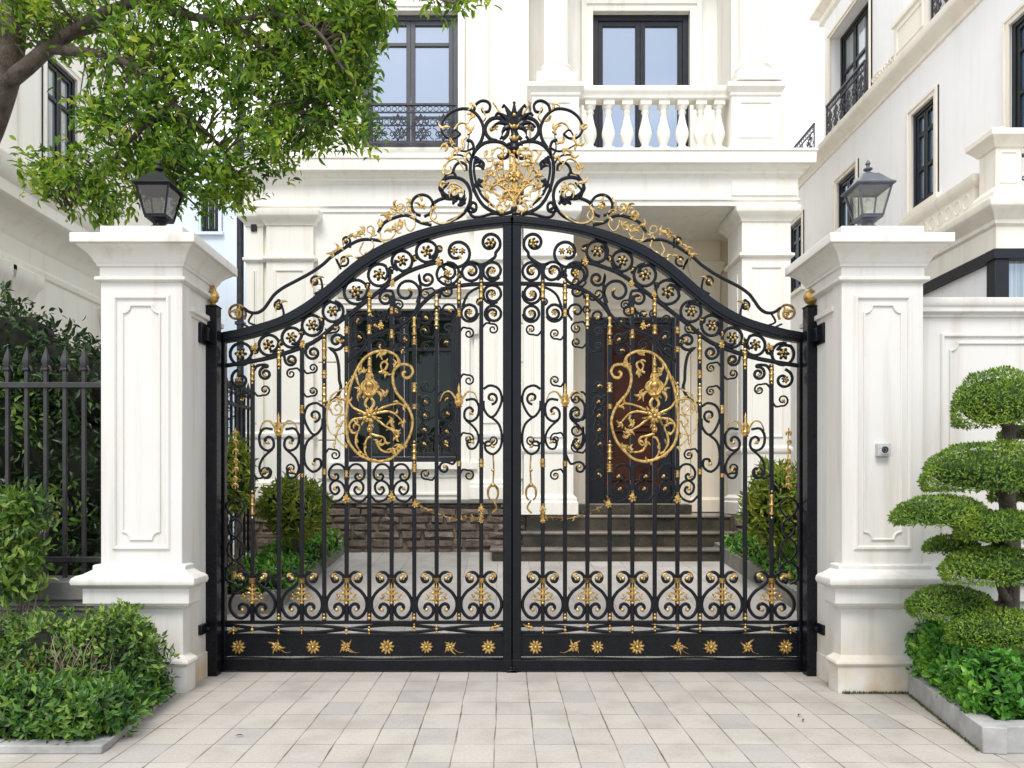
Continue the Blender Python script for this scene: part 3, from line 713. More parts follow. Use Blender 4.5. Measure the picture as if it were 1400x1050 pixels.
    k = MB(); bar2(k, [(517, 318), (524, 306), (535, 299.5), (552, 294.5), (563, 297), (574, 304), (590, 308)], 2.1, .011); B('crest_wave', k, I)
    for s in ([(346, 428), (340, 440), (350, 445)], [(331, 443), (345, 449), (352, 447)]):
        k = MB(); bar2(k, s, 1.3, .008); B('crest_scroll', k, I)
    for cx, cy, r, a, tail in ((381, 418, 7, 300, [(388, 430), (380, 437)]), (431, 385, 9, 20, [(440, 396), (430, 402)]), (470, 356, 10, 200, [(466, 368)]), (473, 329, 7, 100, [(480, 338)])):
        s_ = spiral(cx, cy, r, 2, a, -1.25)[::-1]
        k = MB(); bar2(k, list(s_[::2]) + tail, 1.5, .009); o = B('crest_scroll', k, CR)
        k = MB(); dot(k, cx, cy, 2.8, -.006); drop(k, cx + 3, cy - 3, 70, 10, 1.7, -60, -.006); drop(k, cx, cy, 190, 9, 1.7, 60, -.006); B('gilt_bud', k, GD, o)
    GP = M['gold_pale']
    for q in ([(497, 331), (492, 343), (496, 350), (488, 352)], [(509, 329), (511, 338), (503, 346)], [(505, 327), (512, 318), (509, 310), (503, 311), (503, 317), (509, 320)], [(499, 322), (494, 316), (490, 317)],
              [(520, 317), (522, 328), (534, 327), (541, 318), (538, 310)], [(540, 318), (545, 308), (551, 304), (549, 312), (543, 315)], [(553, 301), (556, 312), (562, 316), (568, 308), (566, 299)],
              [(546, 289), (543, 282), (549, 279), (554, 284), (552, 289), (547, 286)], [(534, 298), (529, 294), (531, 290), (536, 292)], [(553, 294), (546, 291), (541, 287)], [(563, 292), (558, 284), (561, 276)],
              [(575, 304), (589, 303), (597, 296), (592, 286)], [(516, 326), (527, 332), (537, 329)]):
        k = MB(); bar2(k, q, 1.0, .007, -.006, True, (1.1, .7)); e = q[-1]
        for d in range(2): drop(k, e[0], e[1], rnd.uniform(0, 360), 7, 1.5, 60, -.006)
        dot(k, e[0], e[1], 2.2, -.006); B('gilt_tendril', k, GP)
    for x, y in ((455, 350), (462, 341), (486, 324), (496, 318), (520, 309), (533, 300), (529, 297), (534, 316), (548, 309), (560, 290), (541, 283), (574, 283)):
        k = MB(); flower(k, x, y, 3.2, 5, -.012, rnd.uniform(0, 70))
        for d in range(2): drop(k, x, y, rnd.uniform(20, 160), 9, 1.7, rnd.choice((-60, 60)), -.01)
        B('gilt_flower', k, GD)
    # ---- this leaf's half of the crown
    def c_(name, pts, w, mat=I, dy=0., wf=None):
        kk = MB(); bar2(kk, [(p[0] - 3.5 * 1, p[1]) for p in pts] if False else pts, w, .013, dy, True, wf, 5); return B(name, kk, mat)
    # heart
    c_('crest_scroll', [(701, 289), (690, 292), (676, 290), (661, 281), (651, 266), (645.5, 250), (643, 232), (645, 216), (652, 204), (662, 196), (674, 193.5), (686, 195), (694, 201), (696, 209), (692, 215), (685, 216.5), (681, 212)], 2.3)
    c_('crest_scroll', [(651, 214), (648, 228), (650, 246), (657, 265), (667, 276), (676, 283)], 1.7, CR, -.006)
    c_('crest_scroll', spiral(679, 177, 16, 15.6, 60, -.97)[::2], 2.5)
    k = MB(); flower(k, 677, 175, 5, 5, -.01, 20); dot(k, 672, 177, 3); B('rosette', k, M['oldgold'])
    # big outward arm and its smaller companion
    c_('crest_scroll', [(652, 202), (659, 190), (661, 176), (657, 164), (650, 155), (641, 149.5), (630, 149), (618, 153), (608, 162), (603.5, 174), (606, 183), (613, 189), (622, 189), (629, 184)], 2.1, CR, 0, (1.1, .7))
    c_('gilt_tendril', [(621, 178), (627, 170), (636, 169), (642, 177), (640, 184), (645, 180)], 1.2, GP, -.006)
    c_('crest_scroll', [(648, 152), (650, 144), (657, 138.5), (665, 138.5), (670, 144), (668, 152), (661, 153), (659, 148)], 1.9, CR)
    c_('gilt_tendril', [(659, 149), (664, 160), (660, 167)], 1.2, GP, -.006)
    c_('gilt_tendril', [(674, 141), (680, 149), (686, 158)], 1.3, GP, -.006, (.6, 1.1))
    # descending side scrolls
    c_('crest_scroll', [(638, 191.5), (645, 194), (648, 204), (646, 216)], 2., I)
    c_('crest_scroll', [(638, 233), (637, 226), (630, 222), (623, 226), (620, 234), (623, 240)], 1.8, CR)
    c_('gilt_tendril', [(636, 234), (624, 218), (612, 222), (606, 233), (610, 239), (617, 236), (616, 228)], 1.2, GP, -.006)
    c_('crest_scroll', [(614, 250), (606, 258), (604, 266), (610, 272), (622, 272), (612, 268)], 1.5, CR)
    c_('crest_scroll', [(617, 271), (606, 264), (602, 254), (607, 246), (618, 242.5), (631, 245), (640, 254), (643.5, 268), (640, 283), (630, 295), (612, 304)], 2.3, CR)
    c_('gilt_tendril', [(634, 268), (632, 258), (624, 252), (616, 252), (612, 258)], 1.3, GP, -.006)
    c_('crest_scroll', [(636, 279), (629, 272), (616, 270), (604, 272), (594, 277), (590, 284)], 2.2, I)
    for t in range(7): 
        k = MB(); drop(k, 630 - t * 2.2, 274 + (t % 3) * 3, rnd.uniform(-30, 60), 12, 2.2, 50, -.008); B('iron_leaf', k, I)
    c_('crest_scroll', spiral(577, 281, 15.5, 14, 80, -.95)[::2], 1.9, CR)
    c_('gilt_tendril', [(592, 283), (589, 296), (596, 304), (608, 306), (622, 300), (634, 289)], 1.7, GP, -.004)
    k = MB(); flower(k, 579, 283, 4.5, 5, -.01); drop(k, 576, 276, 60, 9, 1.6, 60, -.01); B('gilt_flower', k, GD)
    # small scrolls between the heart and the arch
    c_('crest_scroll', [(648, 287), (643, 283), (646, 277), (651, 280), (650, 288), (642, 290), (640, 285), (645, 295), (655, 297), (675, 292), (690, 295)], 1.9, I)
    # thin stems that carry the gilt leaves outside the heart
    for q in ([(646, 203), (638, 207), (629, 206), (620, 202), (612, 197)], [(644, 226), (634, 214), (622, 212), (613, 216)], [(636, 262), (628, 262), (620, 258)], [(620, 236), (610, 240), (604, 248)], [(645, 214), (640, 205), (641, 192), (642, 180)], [(606, 268), (600, 258), (604, 250)], [(630, 184), (622, 178), (616, 186), (616, 192)]):
        c_('crest_stem', q, 1.1, I, -.002, (1.2, .6))
    # gilt filling of the heart, this side
    for q in ([(699, 268), (690, 270), (681, 268), (672, 260), (667, 248), (668, 236), (674, 226), (684, 222)], [(672, 262), (664, 258), (662, 246), (665, 234)], [(676, 226), (672, 212), (680, 203), (688, 206), (686, 212), (679, 213)],
              [(698, 272), (690, 274), (682, 279), (679, 287), (686, 290), (694, 286), (697, 279)], [(697, 260), (688, 258), (681, 251), (680, 244)], [(684, 222), (678, 229), (676, 240)], [(661, 250), (664, 268), (676, 284)], [(697, 250), (690, 244), (689, 235)],
              [(668, 222), (663, 213), (667, 207)]):
        k = MB(); bar2(k, q, 1.3, .008, -.012, True, (1.2, .7))
        for p in catmull(q, 3)[1::2]: drop(k, p[0], p[1], rnd.uniform(0, 360), 7, 1.45, rnd.choice((-60, 60)), -.014)
        B('gilt_tendril', k, GD if rnd.random() < .6 else GP)
    for q in ((656, 222, 100), (653, 252, 190), (660, 230, 60), (655, 246, 250)):
        k = MB(); drop(k, q[0], q[1], q[2], 13, 2.3, 50, -.004); drop(k, q[0], q[1], q[2] + 60, 11, 2.1, 50, -.004); dot(k, q[0], q[1], 2.6); B('iron_leaf', k, I)
    for x, y in ((606, 176), (616, 192), (610, 198), (644, 143), (648, 160), (629, 205), (618, 214), (608, 232), (603, 250), (624, 258), (641, 178), (626, 262), (636, 215), (632, 196), (618, 262)):
        k = MB(); flower(k, x, y, 2.8, 5, -.012, rnd.uniform(0, 70))
        for d in range(2): drop(k, x, y, rnd.uniform(0, 360), 10, 1.8, rnd.choice((-50, 50)), -.01)
        B('gilt_flower', k, GP if rnd.random() < .4 else GD)
    if not mirror:
        # palmette and bouquet at the centre of the crown ride on this leaf
        k = MB(); cxx = 703
        for a, ln, w, cu in ((90, 34, 4.0, 0), (99, 33, 3.8, 14), (81, 33, 3.8, -14), (109, 29, 3.6, 28), (71, 29, 3.6, -28), (121, 24, 3.4, 48), (59, 24, 3.4, -48), (138, 17, 3.0, 80), (42, 17, 3.0, -80)):
            e = drop(k, cxx + (90 - a) * .06, 176, a, ln * 1.05, w * 1.08, cu, -.01); dot(k, e[0], e[1] + 1.5, 2.3, -.012); dot(k, e[0] + (1.6 if a < 90 else -1.6 if a > 90 else 0), e[1] + 3.2, 1.9, -.012)
        g = G((cxx, 172)); u = 1 / SG
        k.lathe(g[0], YG - .006, [(3.2 * u, g[1] + 4 * u), (5.5 * u, g[1] - 4 * u), (4.2 * u, g[1] - 12 * u), (7 * u, g[1] - 18 * u), (4.6 * u, g[1] - 24 * u), (7.5 * u, g[1] - 32 * u), (4 * u, g[1] - 40 * u), (1.5 * u, g[1] - 46 * u)], 10)
        for s in (-1, 1):
            drop(k, cxx + s * 2, 200, 90 - s * 30, 10, 2.6, -s * 60, -.008); drop(k, cxx + s * 2, 208, 90 - s * 155, 9, 2.4, s * 50, -.008)
        p = B('palmette', k, I)
        k = MB()
        for yy, rr in ((160, 2.8), (176, 3.6), (192, 4.4), (210, 2.6)): dot(k, cxx, yy, rr, -.036)
        for s in (-1, 1): drop(k, cxx, 177, 90 - s * 80, 9, 1.8, s * 30, -.034); drop(k, cxx, 193, 90 - s * 80, 9, 1.8, s * 30, -.034)
        B('gilt_bud', k, GD, p)
        k = MB(); dot(k, cxx, 287, 5.5, -.01, .02); dot(k, cxx, 293, 4, -.01, .02); B('crest_foot', k, I)
        k = MB()
        for dx, yy, cu in ((-6, 212, 4), (6, 212, -4), (-16, 216, 8), (16, 216, -8), (-26, 226, 10), (26, 226, -10), (-32, 240, 8), (32, 240, -8), (-30, 256, 2), (30, 256, -2)):
            st = [(cxx, 278), (cxx + dx * .28, 264), (cxx + dx * .62 - cu * .5, 248 + (yy - 240) * .45), (cxx + dx, yy), (cxx + dx * 1.12 + cu * .3, yy + 5)]
            bar2(k, st, 1.2, .008, -.026 + rnd.uniform(-.008, .008), True, (1.2, .6))
            for p in catmull(st, 3)[3::2]:
                drop(k, p[0], p[1], rnd.uniform(20, 160), rnd.uniform(6, 10), 1.8, rnd.choice((-60, 60)), -.03 + rnd.uniform(-.008, .008))
        flame(k, cxx, 246, 34, 9, -.03, 2); flower(k, cxx, 244, 8.5, 8, -.036)
        bar2(k, [(cxx, 250), (cxx - 1, 264), (cxx, 284)], 2.4, .009, -.022, True, (1.2, .8))
        B('gilt_bouquet', k, M['gold'])
        # drop bolts of the pair
        k = MB(); p = G((696, 919)); 
        k.box(p[0], p[0] + .035, YG - .045, YG - .015, .004, p[1] + .05); k.box(p[0] - .02, p[0] + .06, YG - .05, YG - .01, .002, .022); B('drop_bolt', k, I, bevel=.003)
    else:
        k = MB(); p = G((697, 919)); k.box(p[0] - .02, p[0] + .01, YG - .045, YG - .015, .004, p[1] + .05); k.box(p[0] - .035, p[0] + .025, YG - .05, YG - .01, .002, .02); B('drop_bolt', k, I, bevel=.003)
    # hinge knuckles
    k = MB()
    for yy in (500, 865):
        g = G((301, yy)); k.lathe(g[0], YG - .045, [(.011, g[1]), (.011, g[1] + .12)], 10)
    B('hinge', k, I)
    MIR[0] = False
    return leaf
make_leaf(False, 'left leaf of the black and gold scrollwork gate, carrying the central palmette')
make_leaf(True, 'right leaf of the black and gold scrollwork gate, in front of the steps')

# gate posts with gilt finials and wall brackets
YP = 6.2
def gate_post(x0, x1, side, label, fin):
    xm = (x0 + x1) / 2
    t = thing('gate_post', label, 'gate post', (xm, YP, 0), 0, 'gate posts')
    ztop = Z(421, YP)
    k = MB(); k.box(x0, x1, YP - .05, YP + .05, 0, ztop); k.box(x0 - .006, x1 + .006, YP - .056, YP + .056, ztop - .0, ztop + .012)
    k.build('post_body', M['iron'], t, .005)
    k = MB(); zz = ztop + .012
    if fin: pr = [(.018, 0), (.028, .012), (.018, .022), (.038, .05), (.049, .078), (.044, .104), (.027, .13), (.018, .155), (.01, .17), (.004, .178)]
    else: pr = [(.02, 0), (.028, .01), (.018, .018), (.042, .032), (.056, .06), (.06, .08), (.05, .108), (.03, .128), (.014, .135), (.006, .143)]
    k.lathe(xm, YP, [(r, zz + z) for r, z in pr], 18); k.build('gilt_finial', M['gold'], t)
    for za, zb in ((2.68, 2.84), (.36, .44)):
        k = MB(); xj = -2.432 if side < 0 else 2.552; xi = xj - side * .035; xp_ = x0 if side < 0 else x1
        k.box(xj, xi, 6.0, 6.135, za, zb); k.box(xi + side * .012, xi - side * .03, 6.06, 6.16, za + .025, zb - .025)
        k.build('bracket', M['iron'], t, .006)
    return t
gate_post(X(283.5, YP), X(299.5, YP), -1, 'black square gate post with bud shaped gilt finial beside the hedge-side pillar', True)
gate_post(X(1100.5, YP), X(1116.5, YP), 1, 'black square gate post with round gilt ball beside the pillar with the bell', False)
# ================================================================== GROUND
def sheet(name, mat, quads, label=None):
    k = MB()
    for q in quads: k.add(q, [(0, 1, 2, 3)])
    o = k.build(name, mat, None, smooth=0); o['kind'] = 'structure'
    return o
sheet('ground', M['earth'], [[(-300, -300, -.03), (300, -300, -.03), (300, 400, -.03), (-300, 400, -.03)]])
sheet('pavement', M['paver'], [[(-14, -9, 0), (14, -9, 0), (14, 6.5, 0), (-14, 6.5, 0)]])
SL = .0985
def gz(y): return max(0, SL * (y - 6.45))
k = MB(); nY = 8
for i in range(nY):
    a, b = 6.5 + i * 1.1, 6.5 + (i + 1) * 1.1
    k.add([(-4.6, a, gz(a) + .002), (5.4, a, gz(a) + .002), (5.4, b, gz(b) + .002), (-4.6, b, gz(b) + .002)], [(0, 1, 2, 3)])
o = k.build('driveway', M['drive'], None, smooth=0); o['kind'] = 'structure'

# ================================================================== GATE PILLARS
def panel(mb, x0, x1, z0, z1, y):
    """raised rectangular moulding with an inner fillet whose corners are scooped"""
    mb.band([(x0, z0), (x1, z0), (x1, z1), (x0, z1)], .016, .016, y, True, 'mould')
    i = .062; c = .058; a, b, d, e = x0 + i, x1 - i, z0 + i, z1 - i
    pts = []
    for (px, pz, sx, sz) in ((a, d, 1, 1), (b, d, -1, 1), (b, e, -1, -1), (a, e, 1, -1)):
        q = [(px + sx * c * math.sin(t) , pz + sz * c * math.cos(t)) for t in (0, PI / 8, PI / 4, 3 * PI / 8, PI / 2)]
        q = [(px + sx * c * (1 - math.cos(t)) if False else px + sx * c * math.sin(t), pz + sz * c * math.cos(t)) for t in (0, PI / 8, PI / 4, 3 * PI / 8, PI / 2)]
        # scooped corner: quarter circle about the corner itself
        pts += q if sx * sz > 0 else q[::-1]
    mb.band(pts, .009, .011, y, True, 'mould')
def pillar(cx, side, label):
    cy = 5.98
    t = thing('gate_pillar', label, 'gate pillar', (cx, cy, 0), 0, 'gate pillars')
    x0, x1, y0, y1 = cx - .295, cx + .295, 5.69, 6.285
    P = M['pier']
    k = MB(); k.loft(x0, x1, y0, y1, [(0, 0), (0, 3.075)])
    k.box(cx - .305, cx + .305, 5.68, 5.85, .935, 3.07); k.build('shaft', P, t, .006)
    k = MB(); panel(k, cx - .20, cx + .20, 1.08, 2.955, 5.678)
    k.build('panel_moulding', P, t, 0, 30)
    k = MB(); k.loft(cx - .305, cx + .305, 5.68, 6.285, [(0, 3.062), (.012, 3.066), (.034, 3.078), (.034, 3.10), (.018, 3.108), (.006, 3.112), (.006, 3.178), (.02, 3.182), (.024, 3.20), (.03, 3.205),
        (.036, 3.215), (.05, 3.245), (.075, 3.275), (.108, 3.302), (.118, 3.308), (.118, 3.318), (.15, 3.322), (.15, 3.388), (.148, 3.392), (.004, 3.394), (.004, 3.486), (0, 3.49)])
    k.build('cap', P, t, .004)
    k = MB(); k.loft(cx - .305, cx + .305, 5.68, 5.80, [(.05, 0), (.05, .20), (.056, .204), (.068, .212), (.074, .226), (.068, .243), (.05, .252), (.03, .262), (.01, .275), (.008, .62), (.03, .632), (.034, .645), (.075, .655), (.08, .668), (.088, .672), (.088, .785),
        (.10, .79), (.125, .802), (.145, .815), (.152, .838), (.145, .862), (.125, .878), (.09, .888), (.07, .90), (.05, .912), (.04, .918), (.04, .948), (.03, .955), (0, .96)], 0.)
    k.build('plinth', P, t, .003)
    # jamb towards the gate
    s = -side
    ja, jb = (cx + .20, -2.43) if side < 0 else (2.55, cx - .2)
    k = MB(); k.box(ja, jb, 5.86, 6.42, 0, 2.85); k.loft(min(ja, jb), max(ja, jb), 5.86, 6.42, [(.0, 2.85), (.018, 2.853), (.018, 2.875), (.04, 2.885), (.04, 2.92), (.0, 2.925)])
    k.loft(min(ja, jb) , max(ja, jb), 5.86, 6.42, [(.02, 0), (.02, .2), (.0, .215)])
    k.build('jamb', P, t, .003)
    return t
pillar(-2.72, -1, 'cream painted gate pillar rising behind the leafy hedge, black lantern on its cap')
pillar(2.83, 1, 'cream painted gate pillar with a small steel bell box on its panel')

def lantern(cx, cy, z0, black, label):
    t = thing('lantern', label, 'lantern', (cx, cy, z0), 0, 'pillar lanterns')
    m = M['lamp_black'] if black else M['lamp_grey']
    z = z0 + .05
    k = MB(); k.lathe(cx, cy, [(.09, z0), (.09, z0 + .03), (.06, z0 + .04), (.055, z + .002)], 16); k.build('foot', m, t, .003)
    k = MB(); k.lathe(cx, cy, [(.075, z), (.075, z + .018), (.05, z + .028), (.045, z + .05), (.06, z + .062), (.075, z + .075)], 16)
    k.loft(cx - .07, cx + .07, cy - .07, cy + .07, [(0, z + .075), (.012, z + .08), (.012, z + .095), (-.03, z + .097)]); k.build('base', m, t, .003)
    b, e, zb, zt = .078, .126, z + .095, z + .32
    k = MB()
    for sx in (-1, 1):
        for sy in (-1, 1): k.tube([(cx + sx * b, cy + sy * b, zb), (cx + sx * e, cy + sy * e, zt)], .0085, 4)
    for a in range(4):
        for zz, h in ((zb + .006, b), (zt - .006, e)):
            q = [(cx - h, cy - h), (cx + h, cy - h), (cx + h, cy + h), (cx - h, cy + h)]
            k.tube([(q[a][0], q[a][1], zz), (q[(a + 1) % 4][0], q[(a + 1) % 4][1], zz)], .008, 4)
    k.build('cage', m, t)
    k = MB()
    vs = [(cx + sx * (b - .004), cy + sy * (b - .004), zb + .004) for sx, sy in ((-1, -1), (1, -1), (1, 1), (-1, 1))] + [(cx + sx * (e - .004), cy + sy * (e - .004), zt - .004) for sx, sy in ((-1, -1), (1, -1), (1, 1), (-1, 1))]
    k.add(vs, [(0, 1, 5, 4), (1, 2, 6, 5), (2, 3, 7, 6), (3, 0, 4, 7)]); k.build('glass', M['smoke'] if black else M['clear'], t, smooth=0)
    k = MB(); k.loft(cx - .1, cx + .1, cy - .1, cy + .1, [(.032, zt - .004), (.048, zt), (.05, zt + .012), (.042, zt + .018), (.02, zt + .034), (-.028, zt + .095), (-.034, zt + .098), (-.036, zt + .106), (-.07, zt + .116)])
    k.build('roof', m, t, .003)
    k = MB(); zz = zt + .11
    k.lathe(cx, cy, [(.04, zz), (.042, zz + .012), (.018, zz + .02), (.016, zz + .032), (.034, zz + .044), (.034, zz + .052), (.014, zz + .064), (.012, zz + .074), (.02, zz + .09), (.014, zz + .106), (.002, zz + .122)], 14); k.build('finial', m, t)
    k = MB(); k.lathe(cx, cy, [(.024, zb), (.024, zb + .05), (.015, zb + .055), (.022, zb + .075), (.03, zb + .10), (.026, zb + .13), (.012, zb + .15), (.003, zb + .155)], 12); k.build('bulb', M['bulb'], t)
    return t
lantern(-2.70, 5.93, 3.49, True, 'black four-sided lantern with smoky glass under the tree branches')
lantern(2.84, 5.93, 3.49, False, 'grey four-sided lantern with clear glass in front of the neighbouring windows')

# bell box on the right pillar
bx, bz = X(1207, 5.66), Z(615, 5.66)
t = thing('bell_box', 'small square steel bell box with a round button on the pillar panel', 'bell', (bx, 5.66, bz))
k = MB(); k.box(bx - .048, bx + .048, 5.632, 5.684, bz - .048, bz + .048); k.build('housing', M['steel'], t, .005)
k = MB(); k.box(bx - .034, bx + .034, 5.627, 5.635, bz - .034, bz + .034); k.build('face_plate', M['steel'], t, .002)
k = MB(); k.band(spiral(bx, bz, .02, .02, 0, .97)[:-1], .004, .005, 5.625, True); k.build('button_ring', M['lamp_black'], t)
k = MB(); k.ell((bx, 5.626, bz), (.012, .006, .012), 12, 6); k.build('button', M['lamp_black'], t)

# ================================================================== RIGHT BOUNDARY WALL
t = thing('boundary_wall', 'cream panelled garden wall running right from the pillar behind the cloud-pruned tree', 'wall', (5.2, 6.0, 0))
k = MB(); k.box(3.10, 7.6, 5.93, 6.16, 0, 2.86); k.build('wall_body', M['pier'], t)
k = MB(); k.loft(3.13, 7.6, 5.93, 6.16, [(0, 2.855), (.015, 2.86), (.02, 2.88), (.055, 2.895), (.055, 2.93), (.07, 2.945), (.075, 2.97), (.075, 3.0), (0, 3.01)]); k.build('coping', M['pier'], t, .003)
k = MB(); k.loft(3.13, 7.6, 5.93, 6.16, [(.04, 0), (.04, .2), (.05, .22), (.004, .25), (.004, .62), (.06, .65), (.06, .785), (.11, .80), (.125, .838), (.11, .875), (.05, .89), (.03, .94), (0, .95)]); k.build('plinth', M['pier'], t, .003)
for a, b in ((3.42, 5.3), (5.6, 7.4)):
    k = MB(); panel(k, a, b, 1.12, 2.72, 5.928); k.build('panel_moulding', M['pier'], t, 0, 30)

# ================================================================== FENCES
def picket(mb, x, y, z0, z1, along='x'):
    h = .0135
    mb.box(x - h, x + h, y - h, y + h, z0, z1)
    # arrow shaped head with two curled barbs
    mb.loft(x - .014, x + .014, y - .014, y + .014, [(0, z1 - .002), (.010, z1 + .01), (.010, z1 + .022), (-.002, z1 + .03), (.003, z1 + .04), (.011, z1 + .075), (.008, z1 + .1), (-.013, z1 + .2)])
    for s in (-1, 1):
        if along == 'x': q = [(x, y, z1 + .06), (x + s * .03, y, z1 + .035), (x + s * .042, y, z1 - .002), (x + s * .05, y, z1 + .012)]
        else: q = [(x, y, z1 + .06), (x, y + s * .03, z1 + .035), (x, y + s * .048, z1 - .005), (x, y + s * .058, z1 + .012)]
        mb.tube(q, [.012, .010, .008, .004], 5)
YF = 6.08
t = thing('iron_fence', 'black iron picket fence with arrow heads in front of the dark hedge', 'fence', (-4.6, YF, .78))
ztop, zbot = Z(523, YF), Z(761, YF)
k = MB(); k.box(-6.6, -3.0, YF - .026, YF + .026, ztop - .045, ztop); k.build('rail', M['old_iron'], t, .004)
k = MB(); k.box(-6.6, -3.0, YF - .026, YF + .026, zbot - .045, zbot); k.build('rail', M['old_iron'], t, .004)
x = X(115, YF)
while x > -6.5:
    k = MB(); picket(k, x, YF, .80, ztop + .09); k.build('picket', M['old_iron'], t, .002); x -= .153
t = thing('low_wall', 'low grey stone wall with a moulded coping under the iron picket fence', 'wall', (-4.8, 6.1, 0))
k = MB(); k.box(-6.8, -3.0, 5.98, 6.22, 0, .56); k.build('wall_body', M['fence_wall'], t, .006)
k = MB(); k.loft(-6.8, -3.0, 5.98, 6.22, [(.0, .555), (.02, .565), (.02, .59), (.035, .60), (.035, .64), (.06, .655), (.06, .79), (.045, .805), (0, .81)]); k.build('coping', M['fence_wall'], t, .004)

def side_fence(x, label):
    t = thing('side_fence', label, 'fence', (x, 8.1, 0))
    y0, y1 = 6.6, 9.9
    for za in (.5, 2.45):
        k = MB(); k.add([(x - .02, y0, gz(y0) + za), (x + .02, y0, gz(y0) + za), (x + .02, y1, gz(y1) * .3 + za), (x - .02, y1, gz(y1) * .3 + za), (x - .02, y0, gz(y0) + za + .04), (x + .02, y0, gz(y0) + za + .04), (x + .02, y1, gz(y1) * .3 + za + .04), (x - .02, y1, gz(y1) * .3 + za + .04)],
                        [(0, 3, 2, 1), (4, 5, 6, 7), (0, 1, 5, 4), (1, 2, 6, 5), (2, 3, 7, 6), (3, 0, 4, 7)]); k.build('rail', M['old_iron'], t)
    y = y0 + .1
    while y < y1:
        k = MB(); picket(k, x, y, gz(y) + .05, 2.6 + gz(y) * .3, 'y'); k.build('picket', M['old_iron'], t); y += .15
side_fence(-3.28, 'black picket fence along the forecourt beside the round bush')
side_fence(3.98, 'black picket fence along the forecourt behind the yellow-green bush')

# ================================================================== KERBS
def kerb(name, label, pts, w, zs, mat=M['kerb'], seg=.62):
    """kerb stones along a polyline (outer edge); zs = (bottom, top) or per-point tops; joints are real gaps"""
    t = thing(name, label, 'kerb', (pts[0][0], pts[0][1], 0)); k = MB()
    for i in range(len(pts) - 1):
        a, b = Vector(pts[i][:2]), Vector(pts[i + 1][:2]); L = (b - a).length; d = (b - a) / L; nrm = Vector((-d.y, d.x)) * w
        n = max(1, round(L / seg))
        for j in range(n):
            s0, s1 = j / n, (j + 1) / n
            g = .002 / L
            p, q = a + (b - a) * (s0 + g), a + (b - a) * (s1 - g)
            if i and j == 0: p = a + d * (w + .004)
            top0 = zs[i][1] + (zs[i + 1][1] - zs[i][1]) * s0; top1 = zs[i][1] + (zs[i + 1][1] - zs[i][1]) * s1
            bot0 = zs[i][0] + (zs[i + 1][0] - zs[i][0]) * s0; bot1 = zs[i][0] + (zs[i + 1][0] - zs[i][0]) * s1
            dz = random.uniform(-.002, .002)
            k.add([(p.x, p.y, bot0), (q.x, q.y, bot1), (q.x + nrm.x, q.y + nrm.y, bot1), (p.x + nrm.x, p.y + nrm.y, bot0),
                   (p.x, p.y, top0 + dz), (q.x, q.y, top1 + dz), (q.x + nrm.x, q.y + nrm.y, top1 + dz), (p.x + nrm.x, p.y + nrm.y, top0 + dz)],
                  [(0, 3, 2, 1), (4, 5, 6, 7), (0, 1, 5, 4), (1, 2, 6, 5), (2, 3, 7, 6), (3, 0, 4, 7)])
    k.build('kerb_stones', mat, t, .006)
    return t
# right bed (outer edge runs front to back then along the front)
kerb('bed_kerb', 'grey stone kerb with a corner around the bed of the cloud-pruned tree', [(2.99, 5.62), (2.735, 4.34), (6.6, 4.34)], .13, [(0, .155)] * 3)
kerb('bed_kerb', 'thin flush grey kerb stones along the front of the leafy hedge bed', [(-6.6, 4.33), (-2.30, 4.33), (-2.44, 5.62)], .12, [(0, .055), (0, .05), (0, .018)])
o = MB(); o.add([(-6.6, 4.4, .03), (-2.4, 4.4, .03), (-2.5, 5.98, .03), (-6.6, 5.98, .03)], [(0, 1, 2, 3)]); s_ = o.build('soil', M['soil'], None, smooth=0); s_['kind'] = 'structure'
o = MB(); o.add([(2.86, 4.46, .13), (6.6, 4.46, .13), (6.6, 5.92, .13), (3.1, 5.92, .13)], [(0, 1, 2, 3)]); s_ = o.build('soil', M['soil'], None, smooth=0); s_['kind'] = 'structure'
# forecourt beds
def bed(xk, xo, y0, y1, label):
    pts = [(xk, y0), (xk, y1)] if xk < 0 else [(xk, y1), (xk, y0)]
    zz = [(gz(p[1]) - .05, gz(p[1]) + .22) for p in pts]
    kerb('bed_kerb', label, pts, .12, zz, M['fence_wall'])
    a, b = sorted((xk + (-.1 if xk < 0 else .1), xo)); k = MB()
    k.add([(a, y0, gz(y0) + .16), (b, y0, gz(y0) + .16), (b, y1, gz(y1) + .16), (a, y1, gz(y1) + .16)], [(0, 1, 2, 3)])
    s = k.build('soil', M['soil'], None, smooth=0); s['kind'] = 'structure'
    k = MB(); k.add([(a, y0, -.02), (b, y0, -.02), (b, y0, gz(y0) + .2), (a, y0, gz(y0) + .2), (a, y0 + .1, -.02), (b, y0 + .1, -.02), (b, y0 + .1, gz(y0) + .2), (a, y0 + .1, gz(y0) + .2)], [(0, 1, 2, 3), (7, 6, 5, 4), (3, 2, 6, 7), (0, 4, 5, 1)])
    q = k.build('bed_kerb', M['fence_wall'], None, .004); tag(q, label.replace('running back', 'closing the near end of the bed'), 'kerb')
bed(-2.5, -3.22, 8.2, 11.8, 'grey stone kerb running back beside the round forecourt bush')
bed(3.2, 3.94, 8.3, 11.6, 'grey stone kerb running back beside the yellow-green forecourt bush')

# a few dry leaves on the paving
for i, (px, Y, rz, lab) in enumerate(((321, 4.62, 20, 'curled dry brown leaf with a stalk on the paving, left of centre'), (1098, 4.92, 70, 'dark dry leaf sliver on the paving near the right kerb'), (1091, 5.03, 50, 'shorter dry leaf sliver beyond the dark one on the paving'))):
    x = X(px, Y); t = None
    P = np.array([[x, Y, .012]]); D = np.array([[math.cos(R(rz)), math.sin(R(rz)), .08]]); N = np.array([[0, .1, 1.]])
    o = leaves('dry_leaf', M['dry'], None, P, D, N, .055, .018, 'full'); tag(o, lab, 'leaf')
